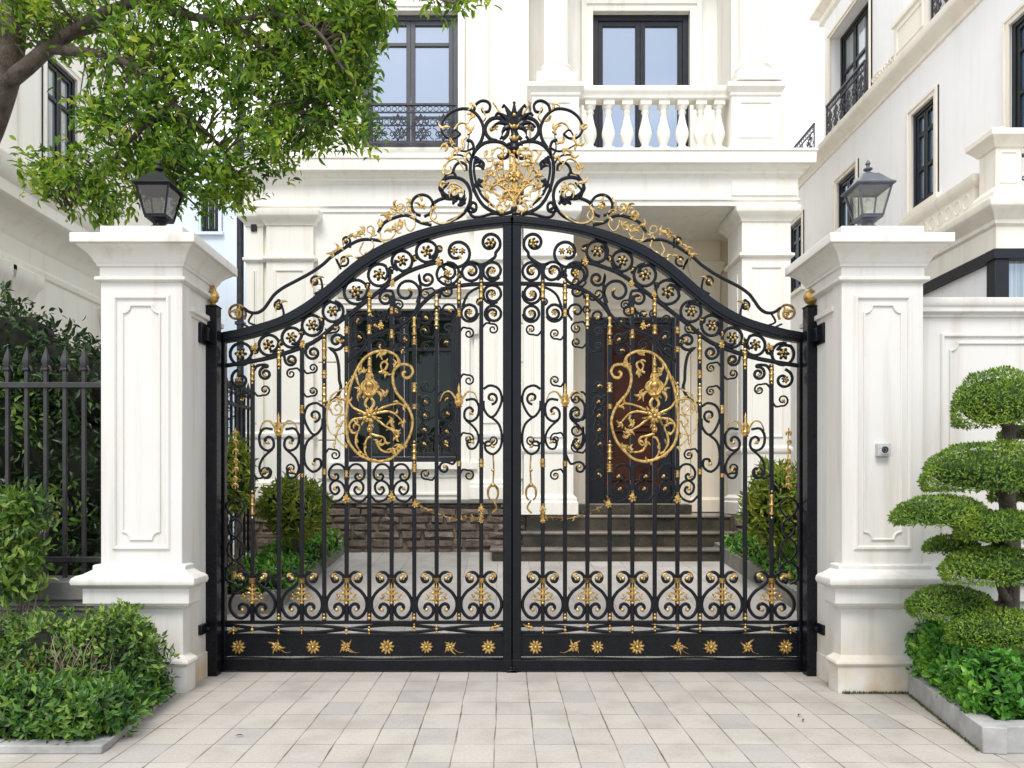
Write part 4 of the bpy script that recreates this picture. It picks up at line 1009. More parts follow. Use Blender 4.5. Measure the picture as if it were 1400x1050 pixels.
# ================================================================== VILLA
def window(par, x0, x1, z0, z1, y, leaves_=2, transom=None, fw=.07, fm=None, gm=None, lowpanel=0., dep=.09, name='window'):
    """casement: outer frame and leaf frames in one mesh, panes as its child"""
    fm = fm or M['frame']; gm = gm or M['glass_dark']
    k = MB(); d0, d1 = y - dep / 2, y + dep / 2
    k.box(x0, x0 + fw, d0, d1, z0, z1); k.box(x1 - fw, x1, d0, d1, z0, z1); k.box(x0 + fw, x1 - fw, d0, d1, z1 - fw, z1); k.box(x0 + fw, x1 - fw, d0, d1, z0, z0 + fw)
    w = (x1 - x0 - 2 * fw) / leaves_; g = MB(); lf = fw * .8
    for i in range(leaves_):
        a, b = x0 + fw + i * w + .004, x0 + fw + (i + 1) * w - .004
        e0, e1 = d0 + .018, d1 - .012
        zb, zt = z0 + fw + .004, z1 - fw - .004
        k.box(a, a + lf, e0, e1, zb, zt); k.box(b - lf, b, e0, e1, zb, zt); k.box(a + lf, b - lf, e0, e1, zt - lf, zt); k.box(a + lf, b - lf, e0, e1, zb, zb + lf + lowpanel)
        if transom:
            for tz in transom: k.box(a + lf, b - lf, e0 + .003, e1, tz - .028, tz + .028)
        g.add([(a + lf - .01, y + .005, zb + lf + lowpanel - .01), (b - lf + .01, y + .005, zb + lf + lowpanel - .01), (b - lf + .01, y + .005, zt - lf + .01), (a + lf - .01, y + .005, zt - lf + .01)], [(0, 1, 2, 3)])
    f = k.build(name, fm, par, .004)
    g.build('pane', gm, f, smooth=0, fixn=False)
    return f
def trim(mb, x0, x1, z0, z1, y, w, d, bottom=False):
    """architrave around an opening (butted pieces, stepped)"""
    for ww, dd in ((w, d), (w * .45, d * 1.7)):
        o = w - ww if ww != w else 0
        a, b = x0 - w, x1 + w
        mb.box(a, a + ww, y - dd, y + .01, z0, z1 + w); mb.box(b - ww, b, y - dd, y + .01, z0, z1 + w); mb.box(a + ww, b - ww, y - dd, y + .01, z1 + w - ww, z1 + w)
    if bottom: mb.box(x0 - w * 1.5, x1 + w * 1.5, y - d * 2.6, y + .01, z0 - w * .8, z0)
YL, YPF, YB = 12.1, 11.8, 13.5
V = thing('villa', 'cream classical villa with porch, balcony and upper french windows behind the gate', 'house', (0, 13, 0))
W_ = M['white']; BE = M['beige']
def VB(name, k, mat=W_, par=V, bevel=.006, sm=35): return k.build(name, mat, par, bevel, sm)
XL0, XL1, XP0, XP1 = -4.107, .284, .284, 4.55
wx = (X(475, 12.2), X(630, 12.2), Z(632, 12.2), Z(425, 12.2))
# lower walls
k = MB(); k.wall(XL0, XL1, .3, 5.96, YL, YL + .3, [wx])
k.box(XL0, XL0 + .3, YL + .301, 18, .3, 5.96); VB('wall', k, bevel=0)
k = MB(); k.wall(XP0 + .002, XP1, .9, 5.96, YB, YB + .3, [(X(800, YB), X(926, YB), 1.28, Z(434, YB))])
k.box(XP0 - .02, XP0 + .22, YL + .31, YB - .001, .9, 5.955); k.box(XP1 - .22, XP1, 12.62, YB - .001, .9, 5.955); VB('porch_wall', k, BE, bevel=0)  # right side wall is added, out of view, to keep the porch shaded
k = MB(); k.box(-.1, XP1 + .3, YB + .31, 18, .3, 5.96); VB('wall', k, bevel=0)
# entablature
ent = [(0, 5.945), (.0, 6.02), (.025, 6.03), (.025, 6.05), (.0, 6.06), (.0, 6.37), (.02, 6.385), (.035, 6.41), (.06, 6.425), (.06, 6.455), (.09, 6.48), (.13, 6.51), (.14, 6.53), (.20, 6.535), (.205, 6.70), (.22, 6.715), (.22, 6.752), (.0, 6.765)]
k = MB(); k.loft(XP0 + .02, 4.57, YPF, 13.79, ent); VB('porch_entablature', k, W_, V, .003)
k = MB(); k.loft(XL0 - .05, XL1 - .1, YL - .02, 17.9, [(o, z + .004) for o, z in ent]); VB('entablature', k, W_, V, .003)
k = MB(); k.box(X(1000, 11.78), X(1090, 11.78), 11.775, 11.81, 6.10, 6.33); VB('frieze_block', k)
# square columns: right column and left pier of the porch, wing pilaster
def column(x0, x1, y0, y1, z0, name='column'):
    k = MB(); k.loft(x0, x1, y0, y1, [(.07, z0), (.07, z0 + .19), (.05, z0 + .21), (.05, z0 + .26), (.02, z0 + .29), (0, z0 + .31), (0, z0 + .95), (.02, z0 + .97), (.03, z0 + 1.0), (.03, z0 + 1.04), (0, z0 + 1.07), (0, 5.14), (.03, 5.15), (.05, 5.17), (.05, 5.21), (.02, 5.22), (0, 5.24), (0, 5.70), (.02, 5.71), (.03, 5.74), (.06, 5.78), (.11, 5.83), (.12, 5.85), (.12, 5.935), (.0, 5.94)])
    c = VB(name, k, W_, V, .003)
    k = MB(); k.band([(x0 + .14, z0 + 1.22), (x1 - .14, z0 + 1.22), (x1 - .14, 5.0), (x0 + .14, 5.0)], .022, .018, y0 - .002, True, 'mould'); k.build('panel_moulding', W_, c, 0, 30)
    if name == 'column':
        k = MB()  # inner side panel
        k.box(x0 - .012, x0 + .02, y0 + .2, y1 - .2, z0 + 1.3, 4.95); k.build('panel_moulding', W_, c, .004)
    return c
column(3.70, 4.46, 11.83, 12.58, 1.14)
column(X(716, 11.85), X(784, 11.85), 11.85, 12.6, 1.14)
column(X(364, 12.0), X(428, 12.0), 12.0, 12.2, 1.38, 'pilaster')
column(X(337, 12.06), X(360, 12.06), 12.06, 12.25, 1.38, 'pilaster')
column(X(648, 12.04), X(690, 12.04), 12.04, 12.2, 1.38, 'pilaster')
# respond pilaster on the porch back wall
k = MB(); k.loft(X(945, 13.42), X(985, 13.42), 13.42, 13.52, [(.04, 1.14), (.04, 1.35), (0, 1.4), (0, 5.35), (.04, 5.42), (.06, 5.5), (.06, 5.56), (0, 5.58), (0, 5.945)]); VB('pilaster', k, BE)
# lower window with surround
k = MB(); trim(k, wx[0], wx[1], wx[2], wx[3], YL, .15, .03)
k.loft(wx[0] - .3, wx[1] + .3, YL - .02, YL + .1, [(.0, wx[3] + .17), (.03, wx[3] + .19), (.03, wx[3] + .22), (.07, wx[3] + .25), (.12, wx[3] + .28), (.12, wx[3] + .34), (0, wx[3] + .36)])
k.box(wx[0] - .27, wx[1] + .27, YL - .11, YL + .01, wx[2] - .12, wx[2] - .005); VB('window_surround', k)
for s in (0, 1):
    k = MB(); xx = wx[s] + (.17 if s else -.17 - .12)
    k.loft(xx, xx + .12, YL - .12, YL, [(.0, wx[3] - .42), (.02, wx[3] - .3), (.03, wx[3] + .1), (.04, wx[3] + .15), (0, wx[3] + .16)]); VB('bracket', k)
k = MB(); k.band([(wx[0] + .02, 1.46), (wx[1] - .02, 1.46), (wx[1] - .02, wx[2] - .22), (wx[0] + .02, wx[2] - .22)], .03, .025, YL - .002, True, 'mould'); VB('panel_moulding', k, W_, V, 0)
window(V, wx[0], wx[1], wx[2], wx[3], YL + .12, 2, [Z(478, 12.2)], .085, M['frame'], M['glass_dark'])
# rusticated joints between window and gate pier: shallow blocks
for j in range(6):
    k = MB(); z = 1.7 + j * .62; k.box(X(692, 12.06), X(715, 12.06), 12.06, 12.11, z, z + .6); VB('quoin', k, W_, V, .012)
    k = MB(); k.box(X(434, 12.06), X(462, 12.06), 12.06, 12.11, z, z + .6); VB('quoin', k, W_, V, .012)
# stone base
def rubble(x0, x1, z0, z1, y, seed):
    rs = random.Random(seed); k = MB(); k.box(x0, x1, y + .02, y + .3, z0, z1)
    z = z0
    while z < z1 - .03:
        h = rs.uniform(.11, .2); h = min(h, z1 - z); x = x0 + rs.uniform(-.2, 0)
        while x < x1:
            w = rs.uniform(.18, .55); a, b = max(x0, x), min(x1, x + w)
            if b - a > .05:
                pr = rs.uniform(.0, .04); j = lambda s: rs.uniform(-s, s)
                g = .008
                f = [(a + g + j(.012), z + g + j(.012)), (b - g + j(.012), z + g + j(.012)), (b - g + j(.012), z + h - g + j(.012)), (a + g + j(.012), z + h - g + j(.012))]
                q = [((p[0] - (a + b) / 2) * .86 + (a + b) / 2, (p[1] - z - h / 2) * .76 + z + h / 2) for p in f]
                vs = [(p[0], y + .03, p[1]) for p in f] + [(p[0] + j(.01), y - pr + j(.012), p[1]) for p in q]
                vs.append(((a + b) / 2 + j(.04), y - pr - rs.uniform(.005, .03), z + h / 2 + j(.02)))
                k.add(vs, [(0, 1, 5, 4), (1, 2, 6, 5), (2, 3, 7, 6), (3, 0, 4, 7), (4, 5, 8), (5, 6, 8), (6, 7, 8), (7, 4, 8)])
            x += w
        z += h
    return k
k = rubble(XL0 - .05, .33, .3, 1.31, 11.95, 3); VB('stone_base', k, M['stone'], V, 0, 25)
k = MB(); k.loft(XL0 - .1, .38, 11.9, 12.15, [(0, 1.312), (.01, 1.32), (.01, 1.365), (0, 1.375)]); VB('base_coping', k, M['fence_wall'], V, .004)
k = rubble(3.56, 4.75, .3, 1.12, 11.7, 9); VB('stone_base', k, M['stone'], V, 0, 25)
# porch floor, door, steps
k = MB(); k.box(.34, 4.6, 11.98, YB, .6, 1.128); k.box(X(780, 13), X(945, 13), 12.95, YB - .001, 1.13, 1.275); VB('porch_floor', k, M['granite'], V, .004)
dx0, dx1, dz0, dz1 = X(800, YB), X(926, YB), 1.28, Z(434, YB)
k = MB(); trim(k, dx0, dx1, dz0 - .0, dz1, YB, .22, .04); VB('door_surround', k, BE)
k = MB(); fw = .09; y0, y1 = YB + .05, YB + .2
k.box(dx0, dx0 + fw, y0, y1, dz0, dz1); k.box(dx1 - fw, dx1, y0, y1, dz0, dz1); k.box(dx0 + fw, dx1 - fw, y0, y1, dz1 - fw, dz1)
dr = k.build('door_frame', M['frame'], V, .004)
xm = (dx0 + dx1) / 2 + .0
for i, (a, b) in enumerate(((dx0 + fw + .002, dx0 + .36), (dx0 + .362, dx1 - .30), (dx1 - .298, dx1 - fw - .002))):
    k = MB(); k.box(a, b, y0 + .03, y1 - .02, dz0 + .002, dz1 - fw - .002)
    if i == 1:
        for z0_, z1_ in ((dz0 + .42, dz0 + 1.3), (dz0 + 1.4, dz0 + 2.7)):
            k.band([(a + .14, z0_), (b - .14, z0_), (b - .14, z1_), (a + .14, z1_)], .025, .02, y0 + .028, True, 'mould')
        k.build('door_leaf', M['door'], dr, .004)
        k = MB(); k.box(a + .002, b - .002, y0 + .015, y0 + .031, dz0 + .004, dz0 + .30); k.build('kick_plate', M['frame'], dr, .003)
        k = MB(); k.tube([(a + .1, y0 - .03, dz0 + 1.0), (a + .1, y0 - .035, dz0 + 1.5)], .016, 8); k.box(a + .09, a + .11, y0 - .03, y0 + .03, dz0 + 1.05, dz0 + 1.08); k.box(a + .09, a + .11, y0 - .03, y0 + .03, dz0 + 1.42, dz0 + 1.45); k.build('handle', M['gold'], dr)
    else: k.build('side_panel', M['frame'], dr, .004)
S = [(.40, 3.57, 11.95, 1.13, .893), (.245, 3.50, 11.55, .887, .667), (-.215, 3.46, 11.15, .66, .3)]
for a, b, y, zt, zb in S:
    k = MB(); k.box(a + .03, b - .03, y + .035, 12.05, zb, zt - .045); s1 = VB('step', k, M['granite'], V, .003)
    k = MB(); k.loft(a, b, y, 12.06, [(-.008, zt - .045), (0, zt - .04), (.006, zt - .022), (0, zt - .004), (-.008, zt)]); k.build('tread', M['tread'], s1, 0)
# upper storey
uw = (X(497, 12.35), X(627, 12.35), Z(207, 12.35), Z(24, 12.35))
k = MB(); k.wall(XL0 + .1, -.15, 6.75, 10.8, 12.2, 12.5, [uw]); VB('upper_wall', k, bevel=0)
k = MB(); k.box(XL0 + .1, XL0 + .4, 12.501, 18, 6.75, 10.8); k.box(XL0 + .1, 4.4, 12.2, 18, 10.803, 11.0); VB('upper_wall', k, bevel=0)
k = MB(); k.box(X(676, 12.02), X(723, 12.02), 12.02, 12.6, 6.766, 10.7); VB('upper_pilaster', k)
k = MB(); k.box(X(640, 12.14), X(668, 12.14), 12.14, 12.22, 6.766, 10.7); VB('upper_pilaster', k)
k = MB(); trim(k, uw[0], uw[1], uw[2], uw[3], 12.2, .11, .03); VB('window_surround', k)
window(V, uw[0], uw[1], uw[2], uw[3], 12.33, 2, [Z(62, 12.33)], .085, M['frame_dim'], M['glass_sky'], 0)
YU = 12.95
bw = (X(810, YU + .05), X(942, YU + .05), 6.78, Z(19, YU + .05))
k = MB(); k.wall(.42, 4.0, 6.76, 10.8, YU, YU + .3, [bw]); VB('upper_wall', k, M['white'], bevel=0)
k = MB(); k.box(X(1000, 12.12), X(1073, 12.12), 12.12, 17, 6.766, 10.7); VB('upper_pilaster', k)
k = MB(); trim(k, bw[0], bw[1], bw[2], bw[3], YU, .2, .035); VB('window_surround', k)
window(V, bw[0], bw[1], bw[2], bw[3], YU + .12, 2, None, .10, M['frame'], M['glass_sky'], .32, name='french_window')
# round engaged columns standing on the balcony pedestals
for px, r in ((760, .185), (1029, .205)):
    c = X(px, 12.0); z0 = Z(120, 11.9); k = MB()
    k.box(c - r * 1.7, c + r * 1.7, 12.0 - r * 1.7, 12.0 + r * 1.7, z0, z0 + .14)
    k.lathe(c, 12.0, [(r * 1.55, z0 + .14), (r * 1.6, z0 + .18), (r * 1.55, z0 + .23), (r * 1.3, z0 + .25), (r * 1.3, z0 + .28), (r * 1.38, z0 + .31), (r * 1.3, z0 + .34), (r * 1.02, z0 + .38)], 40)
    k.lathe(c, 12.0, [(r, z0 + .37), (r, 10.75)], 48, .07); k.build('round_column', W_, V, 0, 50)
# balustrade
zb, zt = 6.757, Z(119.5, 11.85)
bl = MB(); bl.box(X(792, 11.88), X(998, 11.88), 11.82, 11.98, zb, zb + .06)
bl = bl.build('balustrade', W_, V, .004)
k = MB(); k.loft(X(790, 11.85), X(999, 11.85), 11.80, 12.0, [(0, zt - .20), (.012, zt - .19), (.012, zt - .15), (.03, zt - .12), (.05, zt - .09), (.05, zt - .03), (.03, zt - .01), (0, zt)]); k.build('handrail', W_, bl, .003)
for a, b in ((727, 791), (998, 1064)):
    k = MB(); x0, x1 = X(a, 11.8), X(b, 11.8)
    k.loft(x0, x1, 11.72, 12.25, [(.03, zb), (.03, zb + .1), (0, zb + .12), (0, zt - .21), (.02, zt - .19), (.02, zt - .15), (.05, zt - .11), (.075, zt - .08), (.075, zt - .015), (0, zt + .004)])
    k.band([(x0 + .13, zb + .22), (x1 - .13, zb + .22), (x1 - .13, zt - .3), (x0 + .13, zt - .3)], .018, .016, 11.718, True, 'mould'); k.build('pedestal', W_, bl, .003)
hb = zt - .20 - zb - .06; first = None
for px in (806.7, 831.8, 857, 882, 907, 932.3, 957.4, 982):
    c = X(px, 11.9); z0 = zb + .06
    if first is None:
        k = MB(); q = .085
        k.box(c - q, c + q, 11.9 - q, 11.9 + q, z0, z0 + .07 * hb); k.box(c - q, c + q, 11.9 - q, 11.9 + q, z0 + .90 * hb, z0 + hb)
        k.lathe(c, 11.9, [(.075, z0 + .07 * hb), (.08, z0 + .09 * hb), (.06, z0 + .12 * hb), (.05, z0 + .15 * hb), (.075, z0 + .22 * hb), (.098, z0 + .30 * hb), (.104, z0 + .36 * hb), (.095, z0 + .44 * hb), (.07, z0 + .55 * hb), (.052, z0 + .66 * hb), (.046, z0 + .74 * hb), (.06, z0 + .77 * hb), (.06, z0 + .79 * hb), (.05, z0 + .80 * hb), (.052, z0 + .83 * hb), (.078, z0 + .87 * hb), (.08, z0 + .90 * hb)], 20)
        first = k.build('baluster', W_, bl, 0, 40); fx = c
    else:
        o = first.copy(); COL.objects.link(o); o.parent = bl; o.location.x = c - fx
# juliet railing
def railing(par, x0, x1, z0, z1, y, local=False, m=None, n=4):
    m = m or M['rail']
    k = MB(); k.box(x0, x1, y - .02, y + .02, z1 - .035, z1); k.box(x0, x1, y - .012, y + .012, z1 - .15, z1 - .13); k.box(x0, x1, y - .015, y + .015, z0, z0 + .03)
    for x in (x0 + .012, x1 - .012): k.box(x - .012, x + .012, y - .0125, y + .0125, z0 + .03, z1 - .035)
    r = k.build('railing', m, par, .002, local=local)
    w = (x1 - x0 - .05) / n; h = z1 - z0 - .18
    for i in range(n):
        cx = x0 + .025 + w * (i + .5); cz = z0 + .03 + h / 2; k = MB()
        for s in (-1, 1):
            for v in (-1, 1):
                q = spiral(cx + s * w * .24, cz + v * h * .25, w * .2, .012, 90 * v, 1.25 * s * v)[::-1]
                k.band(list(q[::2]) + [(cx + s * w * .02, cz + v * h * .02)], .008, .008, y, False)
                k.band(catmull([(cx + s * w * .46, cz + v * h * .02), (cx + s * w * .3, cz + v * h * .1), (cx, cz + v * h * .46), (cx + s * .02, cz + v * h * .3)], 4), .007, .007, y + .002, False)
        k.band(spiral(cx, cz, w * .15, w * .15, 0, .95), .007, .007, y - .003, True)
        k.build('scroll_panel', m, r, local=local)
    k = MB(); xs = np.linspace(x0 + .04, x1 - .04, n * 4)
    for a in xs: k.band(spiral(a, z1 - .083, .036, .036, 0, .93), .005, .006, y, True)
    k.build('ring_frieze', m, r, local=local)
    return r
railing(V, uw[0] + .02, uw[1] - .02, uw[2] + .02, Z(143, 12.15), 12.12)
# downpipe and a slit window at the villa's corner
k = MB(); xp = X(327, 12.25); k.tube([(xp, 12.3, .3), (xp, 12.3, 9)], .055, 12)
for z in (2, 4.2, 6.3): k.box(xp - .07, xp + .07, 12.24, 12.36, z, z + .05)
VB('downpipe', k, M['rail'], V, 0)
sw = (X(343, 12.04), X(352, 12.04), Z(316, 12.04), Z(284, 12.04))
k = MB(); k.box(sw[0], sw[1] - .01, 12.03, 12.2, sw[2], sw[3]); VB('slit_window', k, M['frame'])

# ================================================================== NEIGHBOURS
def neighbour(name, label, loc, rz):
    t = thing(name, label, 'house', loc, rz); t['_o'] = [0, 0, 0]; return t
# right neighbour: its long side faces the villa; local x runs towards the street (= world -Y), local -y faces -X
Y0 = 18.0
RN = neighbour('neighbour_house', 'tall off-white neighbouring house on the right with juliet balcony and cornice', (6.0, Y0, 0), R(-90))
def u_(y): return Y0 - y
C_, T_ = M['cool'], M['trim']
def RB(name, k, mat=C_, bevel=.006, par=RN): return k.build(name, mat, par, bevel, local=True)
winA = (u_(11.17), u_(10.58), 5.62, 7.03); winB = (u_(13.67), u_(12.95), 5.62, 7.05); winC = (u_(15.95), u_(15.3), 5.62, 7.05); winD = (u_(9.0), u_(8.3), 5.62, 7.03)
k = MB(); k.wall(0, u_(7.0), 0, 7.66, 0, .3, [winA, winB, winC, winD]); k.box(0, u_(7.0), .31, 6, 0, 7.6); RB('wall', k, bevel=0)
lo = (u_(14.0), u_(12.5), 8.02, 9.86); lo2 = (u_(10.55), u_(9.3), 8.02, 9.9)
k = MB(); k.wall(u_(14.3), u_(7.0), 7.99, 10.6, .02, .3, [lo, lo2]); k.box(u_(14.3), u_(7.0), .9, 6, 7.99, 10.55); k.box(u_(14.3), u_(14.3) + .2, .301, .9, 7.99, 10.5); RB('upper_wall', k, bevel=0)
k = MB(); k.loft(-.2, u_(7.0), 0, 5, [(0, 7.66), (.03, 7.67), (.03, 7.72), (.06, 7.75), (.10, 7.80), (.16, 7.84), (.17, 7.86), (.17, 7.95), (.0, 7.985)]); RB('cornice', k, T_, .003)
k = MB(); k.loft(u_(14.4), u_(7.0), .02, 5, [(0, 10.3), (.05, 10.35), (.05, 10.45), (.18, 10.55), (.18, 10.65), (0, 10.68)]); RB('roof_cornice', k, T_, .003)
for w in (winA, winB, winC, winD):
    k = MB(); trim(k, w[0], w[1], w[2], w[3], 0, .10, .025, True); RB('window_surround', k, T_)
def lwindow(par, w, y, leaves_, tr, fm, gm, fw=.06):
    o = window(par, w[0], w[1], w[2], w[3], y, leaves_, tr, fw, fm, gm)
    return o
for w in (winA, winB, winC, winD): lwindow(RN, w, .06, 2, [w[2] + .55, w[2] + 1.05], M['frame'], M['glass_blue'])
k = MB(); trim(k, lo[0], lo[1], lo[2], lo[3], .02, .08, .03); RB('window_surround', k, T_)
lwindow(RN, lo, .24, 3, [9.15], M['frame'], M['glass_mid']); lwindow(RN, lo2, .2, 2, [9.2], M['frame'], M['glass_blue'])
railing(RN, lo[0], lo[1], 7.995, 8.62, -.06, True, n=6); railing(RN, lo2[0], lo2[1], 7.995, 8.62, -.06, True, n=5)
railing(RN, .1, u_(14.5), 7.995, 8.55, -.08, True, n=8)
k = MB(); k.box(u_(11.5), u_(10.6), -.10, .019, 7.99, 8.5); k.loft(u_(11.5), u_(10.6), -.10, .018, [(0, 8.5), (.03, 8.52), (.03, 8.58), (0, 8.6)])
k.band([(u_(11.4), 8.08), (u_(10.7), 8.08), (u_(10.7), 8.42), (u_(11.4), 8.42)], .02, .015, -.102, True, 'mould'); RB('parapet_panel', k, T_)
k = MB()
for i in range(9):
    x = u_(12.35) + i * .085; k.band(spiral(x, 8.2, .06, .01, 40 * i, 1.2), .012, .02, .012, False)
RB('relief_scroll', k, T_, 0)
# bay in front of it, facing the street
BY = thing('bay_extension', 'projecting bay with corner pedestal, relief parapet and dark glazed front by the right edge', 'house bay', (4.85, 7.5, 0))
def BB(name, k, mat=T_, bevel=.004): return k.build(name, mat, BY, bevel)
k = MB(); k.box(4.85, 8.0, 7.5, 7.62, 0, 2.6); k.box(4.85, 4.97, 7.621, 10.6, 0, 2.6); BB('wall', k, M['cool'])
k = MB(); k.box(4.852, 4.99, 7.502, 7.64, 2.6, 3.86); BB('corner_post', k, M['frame'])
k = MB(); k.box(5.9, 6.0, 7.51, 7.6, 2.6, 3.86); BB('mullion', k, M['frame'])
k = MB(); k.box(4.83, 8.0, 7.48, 7.63, 3.80, 3.90); k.box(4.832, 4.98, 7.631, 10.6, 3.801, 3.899); BB('beam', k, M['frame'])
k = MB(); k.box(4.90, 4.93, 7.645, 10.6, 2.6, 3.80); BB('inner_wall', k, M['cool'])
k = MB(); k.add([(4.99, 7.57, 2.6), (5.9, 7.57, 2.6), (5.9, 7.57, 3.8), (4.99, 7.57, 3.8)], [(0, 1, 2, 3)]); k.add([(6.0, 7.57, 2.6), (8, 7.57, 2.6), (8, 7.57, 3.8), (6, 7.57, 3.8)], [(0, 1, 2, 3)]); k.build('pane', M['glass_mid'], BY, smooth=0)
k = MB(); k.loft(4.87, 8.1, 7.52, 10.7, [(0, 3.90), (.0, 4.13), (.03, 4.15), (.03, 4.19), (.06, 4.22), (.10, 4.26), (.14, 4.29), (.145, 4.30), (.145, 4.365), (0, 4.375)]); BB('cornice', k)
k = MB(); k.loft(4.87, 4.99, 7.86, 10.6, [(.03, 4.37), (.03, 4.42), (0, 4.44), (0, 4.66), (.03, 4.68), (.05, 4.71), (.05, 4.78), (0, 4.79)])
for i in range(16):
    y = 8.0 + i * .16
    c, s = (y, 4.55)
    for v in (-1, 1): k.tube([(4.868, y + v * .06 * math.sin(t), 4.55 + .07 * math.cos(t) * v) for t in np.linspace(0, 4, 8)], .011, 5)
BB('parapet', k)
k = MB(); k.loft(4.86, 5.12, 7.51, 7.77, [(.05, 4.37), (.05, 4.46), (.02, 4.50), (0, 4.52), (0, 4.90), (.02, 4.91), (.03, 4.93), (.07, 4.98), (.09, 5.0), (.09, 5.06), (.07, 5.07), (-.08, 5.12), (-.1, 5.16), (-.12, 5.17)])
k.band([(4.91, 4.56), (5.07, 4.56), (5.07, 4.86), (4.91, 4.86)], .01, .01, 7.509, True, 'mould'); BB('pedestal', k)
railing(BY, 5.15, 7.0, 4.40, 5.0, 7.6, n=6)

# left neighbour: faces +X; local x = world Y
LN = neighbour('neighbour_house', 'white house on the left behind the tree with a deep cornice above the hedge', (-6.0, 6.5, 0), R(90))
def v_(y): return y - 6.5
def LB(name, k, mat=M['white'], bevel=.006): return k.build(name, mat, LN, bevel, local=True)
w1 = (v_(9.92), v_(10.62), 5.72, 7.25); w2 = (v_(7.9), v_(8.6), 5.72, 7.25)
k = MB(); k.wall(0, v_(13.2), 5.3, 10.5, 0, .3, [w1, w2]); k.box(0, v_(13.2), .31, 6, 0, 10.4); LB('upper_wall', k, bevel=0)
k = MB(); k.box(0, v_(13.2), .06, .3, 0, 4.5); LB('wall', k, bevel=0)
k = MB(); k.loft(-.2, v_(13.2), .05, 5, [(0, 4.28), (.02, 4.3), (.03, 4.36), (.0, 4.40), (.0, 4.62), (.03, 4.66), (.05, 4.70), (.10, 4.78), (.18, 4.84), (.34, 4.90), (.36, 4.92), (.36, 5.06), (.40, 5.10), (.44, 5.18), (.45, 5.26), (.45, 5.32), (0, 5.38)]); LB('cornice', k, M['white'], .003)
for a in (8.6, 9.15, 11.4):
    k = MB(); k.loft(v_(a), v_(a) + .42, -.04, .2, [(.05, .1), (.05, .5), (0, .6), (0, 3.7), (.02, 3.72), (.02, 3.76), (0, 3.78), (0, 3.9), (.03, 3.95), (.05, 4.02), (.09, 4.08), (.10, 4.16), (.10, 4.22), (0, 4.275)]); LB('pilaster', k, M['white'], .003)
k = MB(); k.box(v_(9.35), v_(9.72), -.04, .001, 5.36, 10); k.box(v_(10.85), v_(11.25), -.04, .001, 5.36, 10); LB('upper_pilaster', k)
for w in (w1, w2):
    k = MB(); trim(k, w[0], w[1], w[2], w[3], 0, .09, .025, True); LB('window_surround', k)
    lwindow(LN, w, .06, 2, [6.75], M['frame'], M['glass_mid'])
k = MB(); trim(k, v_(10.3), v_(11.1), .6, 3.0, .06, .1, .03); LB('window_surround', k); window(LN, v_(10.3), v_(11.1), .6, 3.0, .05, 2, None, .05, M['frame'], M['glass_dark'])

# pale blue building further back
PB = thing('rear_house', 'pale blue rendered house seen between the tree and the downpipe', 'house', (-8, 17, 0))
bwin = (X(275, 17), X(299, 17), Z(318, 17), Z(262, 17))
k = MB(); k.wall(-11.5, -5.3, 0, 9.2, 17, 17.3, [bwin]); k.box(-11.5, -5.3, 17.31, 23, 0, 9.1); k.build('wall', M['pale_blue'], PB)
k = MB(); k.loft(-11.5, -5.3, 17, 23, [(.0, 9.1), (.1, 9.15), (.1, 9.3), (0, 9.35)]); k.build('cornice', M['white'], PB)
window(PB, bwin[0], bwin[1], bwin[2], bwin[3], 17.1, 2, None, .06, M['frame'], M['glass_blue'])
k = MB(); trim(k, bwin[0], bwin[1], bwin[2], bwin[3], 17, .08, .03, True); k.build('window_surround', M['pale_blue'], PB)
# ================================================================== PLANTS
def foliage(par, name, mat, blobs, L, W=.42, dens=1., spread=.8, up=.35, tpl='fine', flat=-1., core=True, depth=.22, bumps=.10, corem=None):
    """leaf clothed lumpy bodies: blobs = (centre, radii, number of leaves)"""
    PP, DD, NN = [], [], []
    for c, r, n in blobs:
        p, nn = blob_points(c, r, int(n * dens), flat, bumps, depth); D, N2 = shell_dirs(nn, spread, up)
        PP.append(p); DD.append(D); NN.append(N2)
    P, D, N = np.concatenate(PP), np.concatenate(DD), np.concatenate(NN)
    l = L * (.65 + .7 * rng.random(len(P)))
    o = leaves(name, mat, par, P, D, N, l, l * W, tpl)
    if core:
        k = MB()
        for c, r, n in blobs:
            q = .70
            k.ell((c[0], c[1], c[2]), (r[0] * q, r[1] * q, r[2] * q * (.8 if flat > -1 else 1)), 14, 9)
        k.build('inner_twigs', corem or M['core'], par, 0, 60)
    return o
def stems(par, name, mat, roots, n, h, spread, rad, seed, droop=0.):
    rs = random.Random(seed); k = MB()
    for i in range(n):
        x, y, z = roots[i % len(roots)]; x += rs.uniform(-.05, .05); y += rs.uniform(-.04, .04)
        pts = [(x, y, z)]; a = rs.uniform(0, 2 * PI); hh = h * rs.uniform(.6, 1.1)
        for j in range(1, 5):
            t = j / 4; pts.append((x + spread * t * math.cos(a + t) + rs.uniform(-.02, .02), y + spread * t * math.sin(a + t) + rs.uniform(-.02, .02), z + hh * t - droop * t * t))
        k.tube(catmull(pts, 3), [rad * (1 - .6 * i_ / 12) for i_ in range(13)], 5)
    return k.build(name, mat, par, 0, 60)

